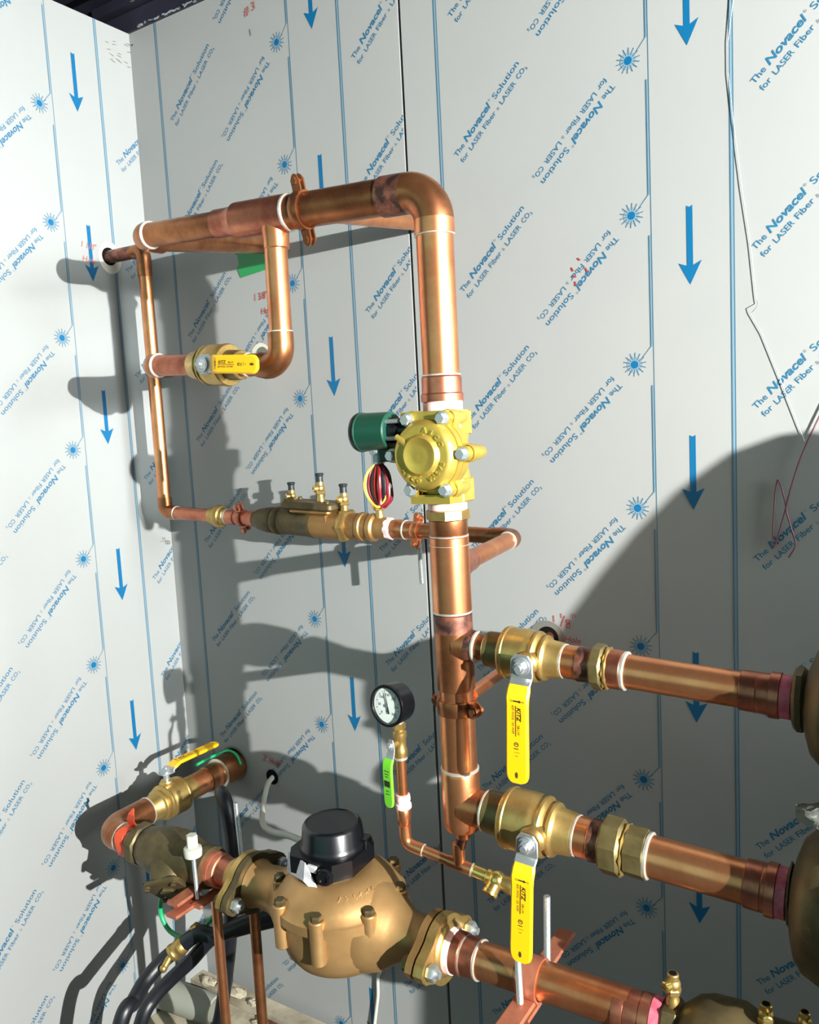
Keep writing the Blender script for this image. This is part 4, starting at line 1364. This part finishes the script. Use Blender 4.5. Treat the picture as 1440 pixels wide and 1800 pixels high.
t = strut_clamp('copper strut clamp with a capped rod on the run left of the water meter', .478, .0285, .60, None,
                [((.480, YM - .043, ZM - .04), (.478, YM - .043, .700), .0042), ((.500, YM + .060, ZM - .04), (.494, YM + .060, .735), .0050)],
                [((.458, YM - .085, ZM - .036), (.462, YM + .05, ZM - .030), .030, .007), ((.470, YM - .100, ZM - .048), (.474, YM - .030, ZM - .046), .030, .007), ((.492, YM - .060, ZM - .044), (.494, YM + .04, ZM - .042), .026, .006)])
k = MB()
q = V((.478, YM - .043, .668))
k.rev(q, Z, [(0, .0080), (.004, .0165), (.014, .0175), (.020, .0165), (.022, .0120)], 'cable_white', 24)
k.hexa(q + Z * .021, q + Z * .045, .0110, 'cable_white', None, 6, .1)
part('cap_nut', k, t, 'pale cap nut on the rod')
for i, (x, zt, lb) in enumerate(((.4705, .585, 'thin upright copper post under the capped strut clamp, nearest the left wall'), (.5720, .580, 'thin upright copper post below the meter inlet, right of the black hose'))):
    t = thing('copper_post', lb, 'post', (x, YM, 0), 'copper posts under the meter run')
    k = MB(); k.cyl((x, YM + .01, .006), (x, YM + .01, zt), .0098 if i == 0 else .0100, 'copper' if i == 0 else 'copper_brown', 24); part('tube', k, t)
    k = MB(); k.rev((x, YM + .01, 0), Z, [(0, .022), (.004, .022), (.006, .012)], 'copper_brown', 24); part('foot', k, t)

# ------------------------------------------------------------------ strainer, elbow and ball valve by the left wall
t = thing('copper_pipe', 'short thick copper link between the strainer and the meter inlet flange', 'pipe', (.51, YM, ZM))
k = MB(); k.cyl((.475, YM, ZM), (.548, YM, ZM), .0285, 'copper_pink', 32); part('pipe', k, t)
k = MB(); k.rev(Pm, X, [(.486, .0285), (.488, .0315), (.508, .0315), (.510, .0285)], 'copper_strut', 32); part('collar', k, t)
t = thing('strainer', 'lumpy dull bronze strainer between the copper elbow and the meter', 'strainer', (.37, YM, ZM))
k = MB()
k.hexa((.266, YM, ZM), (.292, YM, ZM), .0435, 'bronze_dark', V((0, .4, 1)), 8, .08)
part('hex_end', k, t)
k = MB()
k.rev(Pm, X, [(.290, .035), (.298, .040), (.320, .046), (.350, .051), (.385, .052), (.415, .047), (.440, .041), (.458, .037), (.460, .040), (.480, .040), (.482, .030)], 'bronze_dark', 14)
lg = V((.42, -.66, -.62)).normalized()
k.rev((.375, YM, ZM), lg, [(.010, .048), (.040, .044), (.062, .038)], 'bronze_dark', 10)
part('body', k, t)
k = MB()
qb = V((.375, YM, ZM)) + lg * .060
ax1 = X; ax2 = lg.cross(X).normalized(); ax1 = ax2.cross(lg)
k.rbox(qb + lg * .004, (.040, .038, .006), 'bronze_dark', (ax1, ax2, lg), .014)
k.hexa(qb + lg * .009, qb + lg * .016, .017, 'bronze_dark')
lid = part('lid', k, t)
for s1 in (1, -1):
    for s2 in (1, -1):
        hex_bolt(lid, qb + lg * .010 + ax1 * (.030 * s1) + ax2 * (.028 * s2), lg, .0045, .005, 'bronze_dark')
t = thing('copper_pipe', 'thick copper elbow by the left wall with an orange tape flag', 'pipe', (.168, YM, ZM))
k = MB()
E = V((.166, YM, ZM)); R = .040
k.tube([E + X * .052, E + X * (R + .001)] + arc(E + V((R, R, 0)), (0, -1, 0), (-1, 0, 0), R, 14) + [E + Yv * .104], .0300, 'copper_brown', 32)
part('elbow', k, t)
k = MB(); solder_ring(k, E, X, .0535, .0300, .005); part('solder_ring', k, t)
k = MB(); solder_ring(k, E, Yv, .106, .0300, .004); part('solder_ring', k, t)
k = MB(); k.rev(Pm, X, [(.205, .0285), (.226, .0300), (.227, .0318), (.250, .0322), (.251, .034), (.267, .034)], 'copper_brown', 32); part('adapter', k, t)
k = MB()
pts = []
for i in range(15):
    a = math.radians(-55 - 170 * i / 14)
    pts.append(V((.246 - .006 * math.sin(i * .8) , YM - .0345 * abs(math.cos(math.radians(-80 + 170 * i / 14))) * 1.0, ZM + .0345 * math.sin(math.radians(-80 + 170 * i / 14)))))
pts += [V((.262, YM - .012, ZM + .052)), V((.276, YM - .020, ZM + .072)), V((.280, YM - .016, ZM + .084))]
ribbon(k, pts, [.026] * 15 + [.024, .018, .005], .0016, X, 'tape_orange')
part('tape_flag', k, t, 'bright orange tape')
ball_valve('brass ball valve beside the left wall with yellow lever pointing to the back wall', (.166, -.212, ZM), (0, -1, 0), (0, 0, 1), (0, 1, -.02), .0405, .020, .160, .030, stem_at=.006, rise=.014, print_size=1.0, neck_mat='brass', reach=1.62)
t = thing('copper_pipe', 'thick copper stub with a wide cup entering the back wall behind the corner valve', 'pipe', (.166, -.07, ZM))
k = MB(); k.rev((.166, 0, ZM), (0, -1, 0), [(.001, .0280), (.150, .0280)], 'copper', 32); part('pipe', k, t)
k = MB(); k.rev((.166, 0, ZM), (0, -1, 0), [(.002, .0370), (.058, .0370), (.060, .0310), (.100, .0308), (.102, .0285)], 'copper_brown', 32); part('cup', k, t)
k = MB(); solder_ring(k, (.166, 0, ZM), (0, -1, 0), .0605, .0365, .004); part('solder_ring', k, t)

# ------------------------------------------------------------------ hoses, cables, wires, tape
def hose(label, pts, r, m='black_rubber', cat='hose', name='hose', group=None, n=10):
    k = MB(); k.tube(spline(pts, n), r, m, 16)
    return single(name, k, label, cat, pts[0], group, 60)
hose('black hose dropping from behind the corner valve past the copper posts to the floor', [(.27, -.14, .60), (.300, -.180, .655), (.335, -.200, .640), (.350, -.205, .555), (.330, -.2, .446), (.312, -.2, .318), (.275, -.2, .164), (.240, -.205, .06), (.215, -.25, .018)], .0155)
hose('black hose curving from the brass hose coupling down to the bottom left', [(.62, -.20, .50), (.50, -.25, .465), (0.405, -0.315, 0.425), (0.365, -0.33, 0.424), (0.329, -0.35, 0.397), (0.299, -0.38, 0.369), (0.291, -0.42, 0.347), (0.303, -0.46, 0.334), (0.31, -0.5, 0.314), (0.28, -0.56, 0.09), (0.27, -0.66, 0.018)], .0160)
hose('black hose running just under the coupled hose toward the bottom left', [(.62, -.16, .47), (.52, -.23, .45), (0.43, -0.295, 0.43), (0.376, -0.31, 0.403), (0.333, -0.335, 0.353), (0.296, -0.36, 0.315), (0.273, -0.39, 0.283), (0.265, -0.42, 0.245), (0.23500000000000001, -0.46, 0.09), (0.225, -0.56, 0.018)], .0150)
hose('black hose lying along the foot of the left wall', [(.03, -.80, .016), (.06, -.60, .016), (.09, -.42, .016), (.15, -.32, .016), (.24, -.30, .016)], .0140)
t = thing('hose_coupling', 'pale brass hose coupling on the black hose near the copper post', 'coupling', (0.329, -0.35, 0.397))
k = MB()
ca = V((0.329, -0.35, 0.397)); dc = (V((0.299, -0.38, 0.369)) - ca).normalized()
k.rev(ca, dc, [(-.006, .0165), (-.004, .0180), (.006, .0185), (.008, .0172), (.018, .0172), (.020, .0186), (.026, .0182), (.028, .0165)], 'brass', 24)
part('sleeve', k, t)
k = MB(); k.cyl(ca + dc * .020 + V((0, -.012, -.004)), ca + dc * .024 + V((.004, -.028, -.014)), .0075, 'brass', 16); k.sph(ca + dc * .024 + V((.004, -.030, -.015)), .0085, 'brass', seg=14, rings=8); part('side_outlet', k, t)
k = MB(); k.rev(ca, dc, [(-.050, .0175), (-.048, .0195), (-.036, .0195), (-.034, .0175)], 'brass', 24); part('ring', k, t)
k = MB()
gp = [(.300, -.27, .56), (.251, -.30, .504), (.215, -.30, .447), (.208, -.30, .402), (.234, -.30, .370), (.289, -.30, .372), (.331, -.29, .403), (.36, -.27, .44)]
k.tube(spline(gp, 10), .0052, 'green_wire', 10)
single('ground_wire', k, 'green insulated wire hanging in a loop under the strainer', 'wire', gp[0], None, 60)
k = MB()
gp = [(.155, -.120, .668), (.153, -.085, .668), (.152, -.050, .667), (.160, -.018, .668), (.185, -.014, .660), (.205, -.020, .640)]
k.tube(spline(gp, 10), .0036, 'green_wire', 10)
single('ground_wire', k, 'green wire strapped along the pipe beneath the corner yellow lever', 'wire', gp[0], None, 60)
k = MB()
cp = [(.289, .004, .617), (.300, -.030, .612), (.350, -.10, .605), (.440, -.20, .625), (.560, -.30, .680), (.655, -.345, .712), (.716, -.370, .722)]
k.tube(spline(cp, 10), .0062, 'cable_white', 12)
single('data_cable', k, 'white cable coming out of the marked wall hole and reaching the meter register', 'cable', cp[0], None, 60)
k = MB()
cp = [(.860, -.20, .54), (.800, -.10, .42), (.700, -.03, .30), (.59, -.008, .215), (.575, -.008, .14), (.555, -.010, .03)]
k.tube(spline(cp, 10), .0040, 'cable_white', 12)
single('data_cable', k, 'thin white cable hanging against the back wall below the water meter', 'cable', cp[0], None, 60)
k = MB()
wpt = [(1.377, -.006, 2.10), (1.366, -.003, 2.026), (1.366, -.003, 1.98), (1.373, -.003, 1.905), (1.385, -.003, 1.80), (1.397, -.003, 1.714), (1.405, -.003, 1.630), (1.408, -.004, 1.622), (1.4075, -.012, 1.616), (1.400, -.006, 1.609), (1.396, -.003, 1.607), (1.4135, -.003, 1.573), (1.440, -.003, 1.500), (1.475, -.003, 1.401)]
k.tube(wpt, .0006, 'zinc', 8)
single('thin_wire', k, 'thin bright kinked wire hanging down the right of the back wall', 'wire', wpt[0], None, 60)
k = MB()
wpt = [(1.520, -.006, 1.490), (1.495, -.006, 1.436), (1.471, -.006, 1.379), (1.455, -.006, 1.325), (1.443, -.006, 1.275), (1.432, -.006, 1.235), (1.428, -.006, 1.240), (1.431, -.006, 1.30), (1.435, -.006, 1.338), (1.440, -.006, 1.334), (1.446, -.006, 1.31), (1.450, -.006, 1.285), (1.458, -.006, 1.255), (1.462, -.006, 1.235), (1.452, -.006, 1.215)]
k.tube(spline(wpt, 5), .0013, 'wire_maroon', 8)
single('thin_wire', k, 'dark red wire looped against the back wall near the right edge', 'wire', wpt[0], None, 60)
k = MB()
gt = [(.300, 1.862), (.303, 1.836), (.296, 1.832), (.306, 1.808), (.382, 1.816), (.382, 1.862)]
k.prism([V((x, -.0022, z)) for x, z in gt], (0, .0006, 0), 'tape_green')
single('green_tape', k, 'square of green tape stuck on the back wall behind the copper drop', 'tape', (.34, -.002, 1.835), None, 0)

# ------------------------------------------------------------------ clutter on the floor in the corner
k = MB()
k.prism([(.002, -.064, .0), (.36, -.064, .0), (.40, -.20, .0), (.30, -.27, .0), (.10, -.25, .0), (.002, -.29, .0)], (0, 0, .008), 'board_pale')
single('board', k, 'dusty cream board lying on the floor in the corner', 'board', (.15, -.15, 0), None, 0)
k = MB()
k.rev((.004, -.150, .044), V((1, .10, 0)), [(0, .029), (0, .036), (.165, .036), (.165, .029)], 'pvc_grey', 32, caps=False)
single('plastic_pipe', k, 'pale grey plastic pipe offcut lying on the corner floor', 'pipe', (.004, -.150, 0))
rs = random.Random(9)
for i, (x, y, s) in enumerate(((.15, -.045, .026), (.22, -.052, .016), (.10, -.040, .016), (.26, -.085, .014), (.055, -.050, .020))):
    k = MB(); k.sph((x, y, s * .22 + (.026 if y > -.062 else .008)), s, 'board_pale', (1.3, .7, .42), 12, 8)
    for v in k.bm.verts:
        v.co += V((rs.uniform(-1, 1), rs.uniform(-1, 1), rs.uniform(-1, 1))) * s * .16
    single('plaster_lump', k, 'broken cream plaster lump on the corner floor', 'rubble', (x, y, 0), 'plaster lumps in the corner', 30)
k = MB(); k.cyl((.26, -.074, .012), (.80, -.085, .012), .010, 'copper_burnt', 18)
single('copper_pipe', k, 'loose brown copper tube lying on the floor along the back wall', 'pipe', (.5, -.08, 0))
